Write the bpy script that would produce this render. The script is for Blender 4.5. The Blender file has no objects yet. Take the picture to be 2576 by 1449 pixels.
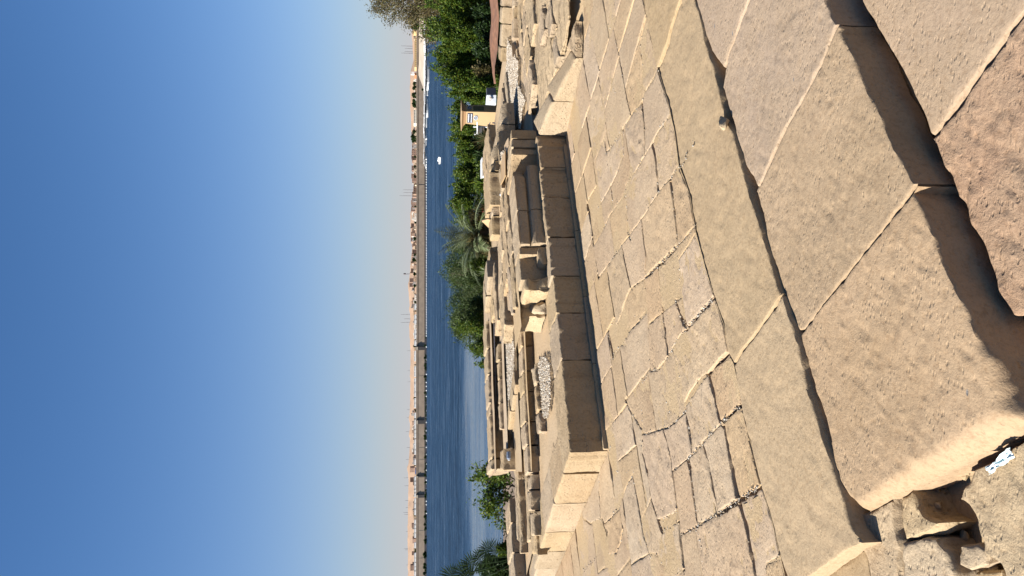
import bpy, math, random
import numpy as np
from mathutils import Vector
from mathutils.geometry import delaunay_2d_cdt

# ------------------------------------------------------------------ camera, sky, sun, exposure
SC = bpy.context.scene
FP, CAMH, PITCH = 1860.0, 1.6, math.radians(7.26)
FV = np.array([0, math.cos(PITCH), -math.sin(PITCH)])
RV = np.array([1.0, 0, 0])
UV = np.array([0, math.sin(PITCH), math.cos(PITCH)])
cam_d = bpy.data.cameras.new('camera')
cam = bpy.data.objects.new('camera', cam_d)
SC.collection.objects.link(cam)
SC.camera = cam
cam_d.sensor_width = 36
cam_d.lens = 36 * FP / 2576
cam_d.clip_end = 9000
cam_d.clip_start = 0.05
from mathutils import Matrix
Mx = Matrix.Identity(4)
for i in range(3):                       # the phone was held sideways: image right is down, image up is right
    Mx[i][0] = -UV[i]; Mx[i][1] = RV[i]; Mx[i][2] = -FV[i]
Mx[2][3] = CAMH
cam.matrix_world = Mx

SUN_EL = math.radians(33)
SDIR = Vector((-0.95, -0.313, 0)).normalized()     # horizontal direction towards the sun
world = bpy.data.worlds.new('World'); SC.world = world
world.use_nodes = True
wn = world.node_tree; wn.nodes.clear()
sky = wn.nodes.new('ShaderNodeTexSky'); sky.sky_type = 'NISHITA'
sky.sun_disc = False
sky.sun_elevation = SUN_EL
sky.sun_rotation = math.atan2(SDIR.x, SDIR.y)
sky.air_density = 1.0; sky.dust_density = 0.5; sky.ozone_density = 6.0; sky.altitude = 100
bgn = wn.nodes.new('ShaderNodeBackground'); bgn.inputs['Strength'].default_value = 0.051
wo = wn.nodes.new('ShaderNodeOutputWorld')
# clear air overhead, pale dust low over the horizon all the way round
tcw = wn.nodes.new('ShaderNodeTexCoord'); sxw = wn.nodes.new('ShaderNodeSeparateXYZ')
wn.links.new(tcw.outputs['Generated'], sxw.inputs[0])
def wmath(op, a, b=None):
    n = wn.nodes.new('ShaderNodeMath'); n.operation = op
    if hasattr(a, 'links'): wn.links.new(a, n.inputs[0])
    else: n.inputs[0].default_value = a
    if b is not None: n.inputs[1].default_value = b
    return n.outputs[0]
fz = wmath('POWER', 2.71828, None); fzn = fz.node
wn.links.new(wmath('MULTIPLY', wmath('MAXIMUM', sxw.outputs[2], 0.0), -1 / 0.115), fzn.inputs[1])
tintw = wn.nodes.new('ShaderNodeMix'); tintw.data_type = 'RGBA'; tintw.blend_type = 'MULTIPLY'; tintw.inputs['Factor'].default_value = 1
tintw.inputs['B'].default_value = (0.61, 0.88, 1.05, 1); wn.links.new(sky.outputs[0], tintw.inputs['A'])
mixw = wn.nodes.new('ShaderNodeMix'); mixw.data_type = 'RGBA'; wn.links.new(fz, mixw.inputs['Factor'])
wn.links.new(tintw.outputs['Result'], mixw.inputs['A']); mixw.inputs['B'].default_value = (0.60 / 0.13, 0.59 / 0.13, 0.61 / 0.13, 1)
wn.links.new(mixw.outputs['Result'], bgn.inputs['Color']); wn.links.new(bgn.outputs[0], wo.inputs['Surface'])
sl = bpy.data.lights.new('sun', 'SUN'); sl.energy = 5.0; sl.angle = math.radians(0.53)
sl.color = (1.0, 0.955, 0.88)
so = bpy.data.objects.new('sun', sl); SC.collection.objects.link(so)
dv = Vector((SDIR.x * math.cos(SUN_EL), SDIR.y * math.cos(SUN_EL), math.sin(SUN_EL)))
so.rotation_euler = dv.to_track_quat('Z', 'Y').to_euler(); so.location = (-20, -6, 20)
SC.view_settings.view_transform = 'Standard'; SC.view_settings.look = 'None'
SC.view_settings.gamma = 1; SC.view_settings.use_curve_mapping = False
SC.view_settings.exposure = 1.35

# ------------------------------------------------------------------ helpers
rng = np.random.default_rng(7); random.seed(7)
S0 = 2576 / 4032

def ray(px, py):
    return FV + (724.5 - py) / FP * RV - (px - 1288) / FP * UV

def at(px, py, z, b=0.0):
    """point on the plane Z = z + b*Y seen at picture position px, py"""
    d = ray(px, py); t = (z - CAMH) / (d[2] - b * d[1])
    return np.array([0, 0, CAMH]) + t * d

def far(px, py, D):
    d = ray(px, py); return np.array([0, 0, CAMH]) + d * (D / d[1])

CR = {'f': (0, 0, 1), 'c4': (2400, 0, 2.07), 'c5': (2400, 700, 1.811), 'K': (2300, 1500, 1.887),
      'c7': (3100, 0, 1.3176), 'c8': (3100, 1100, 1.2403), 'd6': (1900, 0, 2.415), 'e1': (1900, 500, 2.415),
      'e2': (1900, 1000, 2.415), 'e3': (1900, 1600, 2.169), 'z1': (1900, 0, 4.83), 'z2': (1880, 280, 4.83),
      'z3': (1880, 560, 4.83), 'z4': (1880, 840, 4.83), 'z5': (1880, 1120, 3.864), 'z6': (1880, 1480, 3.864),
      'z7': (1940, 1840, 3.386)}

def L(tag, *pts):
    """sketch coordinates of one survey view -> picture coordinates"""
    ox, oy, s = CR[tag]
    return [((ox + x / s) * S0, (oy + y / s) * S0) for x, y in pts]

def G(pts, z, b=0.0):
    return [tuple(at(x, y, z, b)[:2]) for x, y in pts]

def h2(ix, iy, seed):
    n = (ix.astype(np.int64) * 374761393 + iy.astype(np.int64) * 668265263 + seed * 1442695041) & 0xffffffff
    n = ((n ^ (n >> 13)) * 1274126177) & 0xffffffff
    n = n ^ (n >> 16)
    return (n & 0xffffff) / float(0xffffff)

def vnoise(x, y, seed=0):
    ix = np.floor(x); iy = np.floor(y); fx = x - ix; fy = y - iy
    fx = fx * fx * (3 - 2 * fx); fy = fy * fy * (3 - 2 * fy)
    a = h2(ix, iy, seed); b = h2(ix + 1, iy, seed); c = h2(ix, iy + 1, seed); d = h2(ix + 1, iy + 1, seed)
    return (a + (b - a) * fx) * (1 - fy) + (c + (d - c) * fx) * fy - 0.5

def fbm(x, y, seed=0, o=4):
    r = 0; a = 1.0
    for i in range(o):
        r = r + a * vnoise(x * 2 ** i, y * 2 ** i, seed + i * 17); a *= 0.5
    return r

def pits(x, y, cell, p, rad, seed, stretch=1.0, ang=0.0):
    """soft little hollows scattered on a grid (0..1)"""
    c, s = math.cos(ang), math.sin(ang)
    X = (x * c + y * s) / cell / stretch; Y = (-x * s + y * c) / cell
    ix = np.floor(X); iy = np.floor(Y); out = np.zeros_like(x)
    for dx in (-1, 0, 1):
        for dy in (-1, 0, 1):
            jx = ix + dx; jy = iy + dy
            on = h2(jx, jy, seed + 3) < p
            cx = jx + h2(jx, jy, seed); cy = jy + h2(jx, jy, seed + 1)
            r = rad / cell * (0.5 + h2(jx, jy, seed + 2))
            d = ((X - cx) ** 2 + (Y - cy) ** 2) / (r * r)
            out = np.maximum(out, np.where(on, np.exp(-d), 0))
    return out

COL = SC.collection

def link(name, me, mat=None, parent=None, loc=None):
    o = bpy.data.objects.new(name, me); COL.objects.link(o)
    if mat is not None and me is not None and not me.materials: me.materials.append(mat)
    if loc is not None: o.location = loc
    if parent is not None: o.parent = parent
    return o

def tag(o, label=None, cat=None, group=None, kind=None):
    if label: o['label'] = label
    if cat: o['category'] = cat
    if group: o['group'] = group
    if kind: o['kind'] = kind
    return o

def empty(name, loc=(0, 0, 0), rz=0):
    o = bpy.data.objects.new(name, None); COL.objects.link(o); o.location = loc; o.rotation_euler = (0, 0, rz)
    o.empty_display_size = 0.1
    return o

def mesh_np(name, v, f, smooth=False):
    """v (n,3) array, f list of index tuples or (m,k) array"""
    me = bpy.data.meshes.new(name)
    if isinstance(f, np.ndarray):
        m, k = f.shape
        me.vertices.add(len(v)); me.vertices.foreach_set('co', np.asarray(v, dtype=np.float32).ravel())
        me.loops.add(m * k); me.loops.foreach_set('vertex_index', f.astype(np.int32).ravel())
        me.polygons.add(m)
        me.polygons.foreach_set('loop_start', np.arange(0, m * k, k, dtype=np.int32))
        me.update(calc_edges=True); me.validate()
    else:
        me.from_pydata([tuple(map(float, p)) for p in v], [], [tuple(map(int, q)) for q in f]); me.update()
    if smooth:
        me.shade_smooth()
        if smooth is True: me.set_sharp_from_angle(angle=math.radians(42))
    return me

class MB:
    """collects simple shapes into one mesh"""
    def __init__(s): s.v = []; s.f = []
    def add(s, v, f):
        n = len(s.v); s.v += [tuple(p) for p in v]; s.f += [tuple(i + n for i in q) for q in f]; return s
    def box(s, x0, x1, y0, y1, z0, z1):
        v = [(x, y, z) for z in (z0, z1) for x, y in ((x0, y0), (x1, y0), (x1, y1), (x0, y1))]
        return s.add(v, [(3, 2, 1, 0), (4, 5, 6, 7), (0, 1, 5, 4), (1, 2, 6, 5), (2, 3, 7, 6), (3, 0, 4, 7)])
    def frustum(s, a, b, z0, z1):           # a, b = (x0,x1,y0,y1)
        v = [(x, y, z0) for x, y in ((a[0], a[2]), (a[1], a[2]), (a[1], a[3]), (a[0], a[3]))] + \
            [(x, y, z1) for x, y in ((b[0], b[2]), (b[1], b[2]), (b[1], b[3]), (b[0], b[3]))]
        return s.add(v, [(3, 2, 1, 0), (4, 5, 6, 7), (0, 1, 5, 4), (1, 2, 6, 5), (2, 3, 7, 6), (3, 0, 4, 7)])
    def tube(s, pts, radii, n=6):
        pts = [Vector(p) for p in pts]; base = len(s.v); m = len(pts)
        for i, p in enumerate(pts):
            d = (pts[min(i + 1, m - 1)] - pts[max(i - 1, 0)]).normalized()
            a = d.orthogonal().normalized(); b = d.cross(a)
            for k in range(n):
                t = 2 * math.pi * k / n
                s.v.append(tuple(p + (a * math.cos(t) + b * math.sin(t)) * radii[i]))
        for i in range(m - 1):
            for k in range(n):
                k2 = (k + 1) % n
                s.f.append((base + i * n + k, base + i * n + k2, base + (i + 1) * n + k2, base + (i + 1) * n + k))
        s.f.append(tuple(base + k for k in range(n))[::-1]); s.f.append(tuple(base + (m - 1) * n + k for k in range(n)))
        return s
    def cyl(s, x, y, z0, z1, r, n=10): return s.tube([(x, y, z0), (x, y, z1)], [r, r], n)
    def build(s, name, mat, parent=None, loc=None, smooth=False):
        me = mesh_np(name, s.v, s.f, smooth)
        return link(name, me, mat, parent, loc)

# ------------------------------------------------------------------ materials
def newmat(name):
    m = bpy.data.materials.new(name); m.use_nodes = True
    nt = m.node_tree; b = nt.nodes['Principled BSDF']; return m, nt, b

def N(nt, typ, **kw):
    n = nt.nodes.new(typ)
    for k, v in kw.items(): setattr(n, k, v)
    return n

def plain(name, col, rough=0.7, noise=0.0, scale=8.0, metal=0.0, rand=0.0):
    m, nt, b = newmat(name)
    b.inputs['Roughness'].default_value = rough; b.inputs['Metallic'].default_value = metal
    b.inputs['Base Color'].default_value = (*col, 1)
    if noise or rand:
        tc = N(nt, 'ShaderNodeNewGeometry'); ns = N(nt, 'ShaderNodeTexNoise'); ns.inputs['Scale'].default_value = scale
        ns.inputs['Detail'].default_value = 5
        nt.links.new(tc.outputs['Position'], ns.inputs['Vector'])
        oi = N(nt, 'ShaderNodeObjectInfo')
        hv = N(nt, 'ShaderNodeHueSaturation'); hv.inputs['Color'].default_value = (*col, 1)
        mr = N(nt, 'ShaderNodeMapRange'); mr.inputs['From Min'].default_value = 0.3; mr.inputs['From Max'].default_value = 0.7
        mr.inputs['To Min'].default_value = 1 - noise; mr.inputs['To Max'].default_value = 1 + noise
        nt.links.new(ns.outputs['Fac'], mr.inputs['Value'])
        m2 = N(nt, 'ShaderNodeMapRange'); m2.inputs['To Min'].default_value = 1 - rand; m2.inputs['To Max'].default_value = 1 + rand
        nt.links.new(oi.outputs['Random'], m2.inputs['Value'])
        mu = N(nt, 'ShaderNodeMath', operation='MULTIPLY')
        nt.links.new(mr.outputs[0], mu.inputs[0]); nt.links.new(m2.outputs[0], mu.inputs[1])
        nt.links.new(mu.outputs[0], hv.inputs['Value']); nt.links.new(hv.outputs[0], b.inputs['Base Color'])
    return m

def ramp(nt, pts):
    r = N(nt, 'ShaderNodeValToRGB'); e = r.color_ramp.elements
    while len(e) < len(pts): e.new(0.5)
    for i, (p, c) in enumerate(pts): e[i].position = p; e[i].color = (*c, 1)
    return r

def stone_mat(name, c1, c2, dust, fine=1.0, red=None, dustiness=0.5, tool=0.0, bump=0.5, pit=0.6, freq=1.0, slit=0.0, flint=0.0):
    m, nt, b = newmat(name); lk = nt.links.new
    b.inputs['Roughness'].default_value = 0.92; b.inputs['Specular IOR Level'].default_value = 0.2
    g = N(nt, 'ShaderNodeNewGeometry'); oi = N(nt, 'ShaderNodeObjectInfo')
    off = N(nt, 'ShaderNodeVectorMath', operation='SCALE'); off.inputs[0].default_value = (7.3, 3.1, 5.7)
    lk(oi.outputs['Random'], off.inputs['Scale'])
    ad = N(nt, 'ShaderNodeVectorMath', operation='ADD'); lk(g.outputs['Position'], ad.inputs[0]); lk(off.outputs[0], ad.inputs[1])
    def noise(sc, det=6, rough=0.55, vec=None):
        n = N(nt, 'ShaderNodeTexNoise'); n.inputs['Scale'].default_value = sc; n.inputs['Detail'].default_value = det
        n.inputs['Roughness'].default_value = rough; lk(vec or ad.outputs[0], n.inputs['Vector']); return n
    n1 = noise(2.3, 5); n2 = noise(7 * freq, 6, 0.65); n3 = noise(55 * fine, 5, 0.7); n4 = noise(170 * fine, 3)
    r1 = ramp(nt, [(0.35, c1), (0.65, c2)]); lk(n1.outputs['Fac'], r1.inputs[0])
    # each stone has its own tone
    hs = N(nt, 'ShaderNodeHueSaturation')
    mh = N(nt, 'ShaderNodeMapRange'); mh.inputs['To Min'].default_value = 0.497; mh.inputs['To Max'].default_value = 0.503
    ms = N(nt, 'ShaderNodeMapRange'); ms.inputs['To Min'].default_value = 0.88; ms.inputs['To Max'].default_value = 1.12
    wn_ = N(nt, 'ShaderNodeTexWhiteNoise', noise_dimensions='1D'); lk(oi.outputs['Random'], wn_.inputs['W'])
    sp = N(nt, 'ShaderNodeSeparateColor'); lk(wn_.outputs['Color'], sp.inputs[0])
    mv = N(nt, 'ShaderNodeMapRange'); mv.inputs['To Min'].default_value = 0.94; mv.inputs['To Max'].default_value = 1.08
    lk(sp.outputs[0], mh.inputs['Value']); lk(sp.outputs[1], ms.inputs['Value']); lk(sp.outputs[2], mv.inputs['Value'])
    lk(r1.outputs[0], hs.inputs['Color']); lk(mh.outputs[0], hs.inputs['Hue']); lk(ms.outputs[0], hs.inputs['Saturation']); lk(mv.outputs[0], hs.inputs['Value'])
    # drifted sand
    rd = ramp(nt, [(0.5 - 0.25 * dustiness, (0, 0, 0)), (0.72 - 0.2 * dustiness, (1, 1, 1))]); lk(n2.outputs['Fac'], rd.inputs[0])
    mx = N(nt, 'ShaderNodeMix', data_type='RGBA'); lk(rd.outputs[0], mx.inputs['Factor']); lk(hs.outputs[0], mx.inputs['A'])
    mx.inputs['B'].default_value = (*dust, 1)
    md = N(nt, 'ShaderNodeMath', operation='MULTIPLY'); md.inputs[1].default_value = 0.6 * dustiness
    lk(rd.outputs[0], md.inputs[0]); lk(md.outputs[0], mx.inputs['Factor'])
    # speckle: grains lighter and darker
    r3 = ramp(nt, [(0.30, (0.74, 0.69, 0.63)), (0.5, (1, 1, 1)), (0.75, (1.12, 1.12, 1.1))]); lk(n3.outputs['Fac'], r3.inputs[0])
    mm = N(nt, 'ShaderNodeMix', data_type='RGBA', blend_type='MULTIPLY'); mm.inputs['Factor'].default_value = 0.8
    lk(mx.outputs['Result'], mm.inputs['A']); lk(r3.outputs[0], mm.inputs['B'])
    vo = N(nt, 'ShaderNodeTexVoronoi'); vo.inputs['Scale'].default_value = 32 * fine; vo.inputs['Randomness'].default_value = 1
    mp = N(nt, 'ShaderNodeMapping'); mp.inputs['Rotation'].default_value = (0, 0, 0.6); mp.inputs['Scale'].default_value = (1, 2.1, 1)
    lk(ad.outputs[0], mp.inputs['Vector']); lk(mp.outputs[0], vo.inputs['Vector'])
    rv = ramp(nt, [(0.05, (0, 0, 0)), (0.33, (1, 1, 1))]); lk(vo.outputs['Distance'], rv.inputs[0])
    # only some cells are hollow
    rsel = ramp(nt, [(0.42, (0, 0, 0)), (0.6, (1, 1, 1))]); lk(n2.outputs['Fac'], rsel.inputs[0])
    pm = N(nt, 'ShaderNodeMix', data_type='RGBA'); pm.inputs['A'].default_value = (1, 1, 1, 1)
    lk(rsel.outputs[0], pm.inputs['Factor']); lk(rv.outputs[0], pm.inputs['B'])
    b1 = N(nt, 'ShaderNodeBump'); b1.inputs['Strength'].default_value = pit; b1.inputs['Distance'].default_value = 0.009
    lk(pm.outputs['Result'], b1.inputs['Height'])
    b2 = N(nt, 'ShaderNodeBump'); b2.inputs['Strength'].default_value = bump; b2.inputs['Distance'].default_value = 0.012
    lk(n3.outputs['Fac'], b2.inputs['Height']); lk(b1.outputs[0], b2.inputs['Normal'])
    b3 = N(nt, 'ShaderNodeBump'); b3.inputs['Strength'].default_value = bump * 0.7; b3.inputs['Distance'].default_value = 0.0025
    lk(n4.outputs['Fac'], b3.inputs['Height']); lk(b2.outputs[0], b3.inputs['Normal'])
    last = b3
    if slit:
        mp3 = N(nt, 'ShaderNodeMapping'); mp3.inputs['Rotation'].default_value = (0, 0, -0.42); mp3.inputs['Scale'].default_value = (2.6, 17, 9)
        lk(ad.outputs[0], mp3.inputs['Vector'])
        n6 = noise(1.0, 5, 0.62, mp3.outputs[0])
        r6 = ramp(nt, [(0.36, (0, 0, 0)), (0.43, (1, 1, 1))]); lk(n6.outputs['Fac'], r6.inputs[0])
        b5 = N(nt, 'ShaderNodeBump'); b5.inputs['Strength'].default_value = slit; b5.inputs['Distance'].default_value = 0.02
        lk(r6.outputs[0], b5.inputs['Height']); lk(last.outputs[0], b5.inputs['Normal']); last = b5
    if tool:
        mp2 = N(nt, 'ShaderNodeMapping'); mp2.inputs['Rotation'].default_value = (0, 0, 0.95); mp2.inputs['Scale'].default_value = (6, 60, 20)
        lk(ad.outputs[0], mp2.inputs['Vector'])
        n5 = noise(1.0, 3, 0.6, mp2.outputs[0])
        b4 = N(nt, 'ShaderNodeBump'); b4.inputs['Strength'].default_value = tool; b4.inputs['Distance'].default_value = 0.006
        lk(n5.outputs['Fac'], b4.inputs['Height']); lk(last.outputs[0], b4.inputs['Normal']); last = b4
    res = mm.outputs['Result']
    if flint:        # sparse grey ironstone grains set in the sandstone
        v2 = N(nt, 'ShaderNodeTexVoronoi'); v2.inputs['Scale'].default_value = 3.1
        mp4 = N(nt, 'ShaderNodeMapping'); mp4.inputs['Rotation'].default_value = (0, 0, 0.9); mp4.inputs['Scale'].default_value = (1, 1.9, 1)
        lk(ad.outputs[0], mp4.inputs['Vector']); lk(mp4.outputs[0], v2.inputs['Vector'])
        r7 = ramp(nt, [(0.028, (1, 1, 1)), (0.040, (0, 0, 0))]); lk(v2.outputs['Distance'], r7.inputs[0])
        fm = N(nt, 'ShaderNodeMath', operation='MULTIPLY'); fm.inputs[1].default_value = flint; lk(r7.outputs[0], fm.inputs[0])
        mf = N(nt, 'ShaderNodeMix', data_type='RGBA'); lk(fm.outputs[0], mf.inputs['Factor']); lk(res, mf.inputs['A']); mf.inputs['B'].default_value = (0.13, 0.125, 0.12, 1)
        res = mf.outputs['Result']
    lk(last.outputs[0], b.inputs['Normal']); lk(res, b.inputs['Base Color'])
    return m

M = {}
M['court'] = stone_mat('court_sandstone', (0.283, 0.202, 0.125), (0.326, 0.241, 0.154), (0.361, 0.260, 0.158), bump=0.45, pit=0.6, tool=0.25, slit=0.3)
M['step'] = stone_mat('step_sandstone', (0.246, 0.175, 0.110), (0.284, 0.204, 0.133), (0.305, 0.220, 0.138), bump=0.38, pit=0.5, tool=0.25, dustiness=0.6, flint=0.85)
M['dusty'] = stone_mat('dusty_sandstone', (0.255, 0.183, 0.108), (0.292, 0.213, 0.128), (0.318, 0.229, 0.136), bump=0.35, pit=0.25, dustiness=0.7)
M['red'] = stone_mat('red_sandstone', (0.268, 0.172, 0.112), (0.262, 0.183, 0.120), (0.300, 0.213, 0.140), bump=0.6, pit=0.8, tool=0.3, dustiness=0.5, flint=0.85)
M['wall'] = stone_mat('wall_sandstone', (0.258, 0.188, 0.113), (0.295, 0.222, 0.140), (0.332, 0.255, 0.167), bump=0.65, pit=0.9, dustiness=0.4, slit=0.35)
M['terrace'] = stone_mat('terrace_sandstone', (0.281, 0.206, 0.125), (0.328, 0.243, 0.151), (0.367, 0.275, 0.174), bump=0.9, pit=0.8, dustiness=0.5, slit=0.8)
M['sand'] = stone_mat('drifted_sand', (0.323, 0.234, 0.142), (0.356, 0.264, 0.168), (0.346, 0.259, 0.168), bump=0.6, pit=0.2, dustiness=0.3)
M['rubble'] = stone_mat('rubble_stone', (0.287, 0.210, 0.127), (0.331, 0.252, 0.157), (0.352, 0.272, 0.174), bump=0.55, pit=0.8)

# ------------------------------------------------------------------ stones
def area(p):
    x = np.array([q[0] for q in p]); y = np.array([q[1] for q in p])
    return 0.5 * float(np.sum(x * np.roll(y, -1) - np.roll(x, -1) * y))

def resample(p, step):
    out = []
    n = len(p)
    for i in range(n):
        a = np.array(p[i]); b = np.array(p[(i + 1) % n]); d = np.linalg.norm(b - a)
        k = max(1, int(round(d / step)))
        for j in range(k): out.append(a + (b - a) * j / k)
    return np.array(out)

def inpoly(px, py, poly):
    inside = np.zeros(len(px), bool); n = len(poly)
    for i in range(n):
        x1, y1 = poly[i]; x2, y2 = poly[(i + 1) % n]
        if y1 == y2: continue
        c = ((y1 > py) != (y2 > py)) & (px < (x2 - x1) * (py - y1) / (y2 - y1) + x1)
        inside ^= c
    return inside

def segdist(px, py, poly):
    d = np.full(len(px), 1e9); n = len(poly)
    for i in range(n):
        ax, ay = poly[i]; bx, by = poly[(i + 1) % n]
        vx, vy = bx - ax, by - ay; l2 = vx * vx + vy * vy + 1e-12
        t = np.clip(((px - ax) * vx + (py - ay) * vy) / l2, 0, 1)
        d = np.minimum(d, (px - ax - t * vx) ** 2 + (py - ay - t * vy) ** 2)
    return np.sqrt(d)

def smooth_normals(p):
    t = np.roll(p, -1, 0) - np.roll(p, 1, 0)
    nrm = np.stack([-t[:, 1], t[:, 0]], 1); l = np.linalg.norm(nrm, axis=1, keepdims=True) + 1e-9
    return nrm / l           # inward for CCW

SEED = [0]
DEEP = []           # joints that have lost their filling
def opendist(px, py, l):
    d = np.full(len(px), 1e9)
    for (ax, ay), (bx, by) in zip(l[:-1], l[1:]):
        vx, vy = bx - ax, by - ay; t = np.clip(((px - ax) * vx + (py - ay) * vy) / (vx * vx + vy * vy + 1e-12), 0, 1)
        d = np.minimum(d, (px - ax - t * vx) ** 2 + (py - ay - t * vy) ** 2)
    return np.sqrt(d)

def stone(poly, z0, z1, res=0.03, er=0.012, amp=0.004, gap=0.01, jit=0.004, mat=None, name='paving_slab', parent=None,
          tilt=0.003, zf=None, pit=0.0, pitang=0.6, rows=None, wall_amp=0.0, round_end=None, label=None, jscale=9.0, slits=0.0):
    """one worn stone: rough top, rounded arrises, real sides down to z0"""
    SEED[0] += 1; sd = SEED[0] * 13 + 5
    p = [tuple(q) for q in poly]
    if area(p) < 0: p = p[::-1]
    step = res * 1.1
    b = resample(p, step)
    if len(b) < 6: b = resample(p, step / 3)
    nr = smooth_normals(b)
    off = gap / 2 + jit * (0.5 + 1.6 * np.abs(fbm(b[:, 0] * jscale, b[:, 1] * jscale, sd)) * 2 - 0.5)
    if DEEP and jscale == 9.0 and abs(z1 - 0.13) < 0.01:
        dj = np.min([opendist(b[:, 0], b[:, 1], l) for l in DEEP], axis=0)
        off = off + (dj < 0.016) * (0.0055 + 0.006 * np.abs(fbm(b[:, 0] * 14, b[:, 1] * 14, 77)))
    b = b + nr * off[:, None]
    # drop points that folded over
    keep = [0]
    for i in range(1, len(b)):
        if np.linalg.norm(b[i] - b[keep[-1]]) > step * 0.35: keep.append(i)
    b = b[keep]
    if area([tuple(q) for q in b]) < 1e-4: return None
    nr = smooth_normals(b)
    xs = np.arange(b[:, 0].min(), b[:, 0].max(), res); ys = np.arange(b[:, 1].min(), b[:, 1].max(), res)
    gx, gy = np.meshgrid(xs, ys); gx = gx.ravel(); gy = gy.ravel()
    gx = gx + (h2(np.round(gx / res), np.round(gy / res), sd) - 0.5) * res * 0.5
    gy = gy + (h2(np.round(gx / res), np.round(gy / res), sd + 9) - 0.5) * res * 0.5
    ok = inpoly(gx, gy, b); gx = gx[ok]; gy = gy[ok]
    ring = [b + nr * er * k for k in (0.35, 1.0)]
    rp = np.concatenate(ring); ok = inpoly(rp[:, 0], rp[:, 1], b)
    rp = rp[ok]
    if len(rp):
        dd = segdist(rp[:, 0], rp[:, 1], b); rp = rp[dd > er * 0.2]
    if len(gx):
        dg = segdist(gx, gy, b); ok = dg > max(er * 1.3, res * 0.45); gx = gx[ok]; gy = gy[ok]
    allp = np.concatenate([b, rp, np.stack([gx, gy], 1)]) if len(gx) or len(rp) else b
    nb = len(b)
    r = delaunay_2d_cdt([Vector((float(q[0]), float(q[1]))) for q in allp], [(i, (i + 1) % nb) for i in range(nb)],
                        [list(range(nb))], 1, 1e-6)
    V = np.array([(q.x, q.y) for q in r[0]]); T = [t for t in r[2]]
    if not len(T): return None
    cx, cy = b.mean(0)
    d = segdist(V[:, 0], V[:, 1], b)
    erl = er
    if round_end is not None:            # (x, y, dirx, diry, radius): the worn end of a stone
        ex, ey, dx, dy, rr = round_end
        w = np.clip(((V[:, 0] - ex) * dx + (V[:, 1] - ey) * dy) / 0.25 + 0.5, 0, 1)
        erl = er + (rr - er) * w
    k = np.clip(1 - d / erl, 0, 1)
    tx, ty = rng.normal(0, tilt, 2)
    base = (zf(V[:, 0], V[:, 1]) if zf else z1)
    Z = base + tx * (V[:, 0] - cx) + ty * (V[:, 1] - cy) + amp * fbm(V[:, 0] * 3.1, V[:, 1] * 3.1, sd, 5) \
        - erl * 0.9 * (1 - np.sqrt(np.clip(1 - k * k, 0, 1)))
    if amp > 0: Z += amp * 0.22 * fbm(V[:, 0] * 28, V[:, 1] * 28, sd + 50, 3)
    if pit > 0:
        Z -= pit * 0.8 * pits(V[:, 0], V[:, 1], 0.032, 0.35, 0.0085, sd, 2.2, pitang)
        Z -= pit * 0.9 * pits(V[:, 0], V[:, 1], 0.09, 0.45, 0.016, sd + 7, 3.0, pitang + 0.2)
        Z += pit * 0.7 * pits(V[:, 0], V[:, 1], 0.045, 0.35, 0.010, sd + 11, 2.0, pitang)
        if slits: Z -= slits * pits(V[:, 0], V[:, 1], 0.07, 0.3, 0.011, sd + 21, 5.0, pitang)
        Z += 0.0012 * fbm(V[:, 0] * 60, V[:, 1] * 60, sd + 70, 2)
    # outline vertices in output
    orig = {}
    for i, o in enumerate(r[3]):
        for q in o:
            if q < nb: orig[q] = i
    loop = [orig[i] for i in range(nb) if i in orig]
    vs = [(V[i, 0], V[i, 1], Z[i]) for i in range(len(V))]; fs = [tuple(t) for t in T]
    h = max(1e-3, z1 - z0)
    nrow = rows or max(1, min(12, int(h / (res * 0.9)) if wall_amp else 1))
    lv = loop; pts = V[loop]; zz = Z[loop]; nn = smooth_normals(pts); m = len(lv)
    s_ = np.arange(m) * step
    for j in range(1, nrow + 1):
        t = j / nrow
        zr = zz * (1 - t) + z0 * t
        a = wall_amp * (fbm(s_ * 6, zr * 11 + 3, sd + 3, 4) * 1.6 + 0.15) * min(1, t * 4)
        q = pts + nn * a[:, None] if wall_amp else pts
        base_i = len(vs); vs += [(q[i, 0], q[i, 1], zr[i]) for i in range(m)]
        new = list(range(base_i, base_i + m))
        for i in range(m):
            i2 = (i + 1) % m
            fs.append((lv[i2], lv[i], new[i], new[i2]))
        lv = new
    V3 = np.array(vs); loc = np.array([cx, cy, z0]); V3 = V3 - loc
    me = mesh_np(name, V3, fs, True)
    o = link(name, me, mat or M['court'], parent, tuple(loc))
    if label: o['label'] = label
    return o

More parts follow.
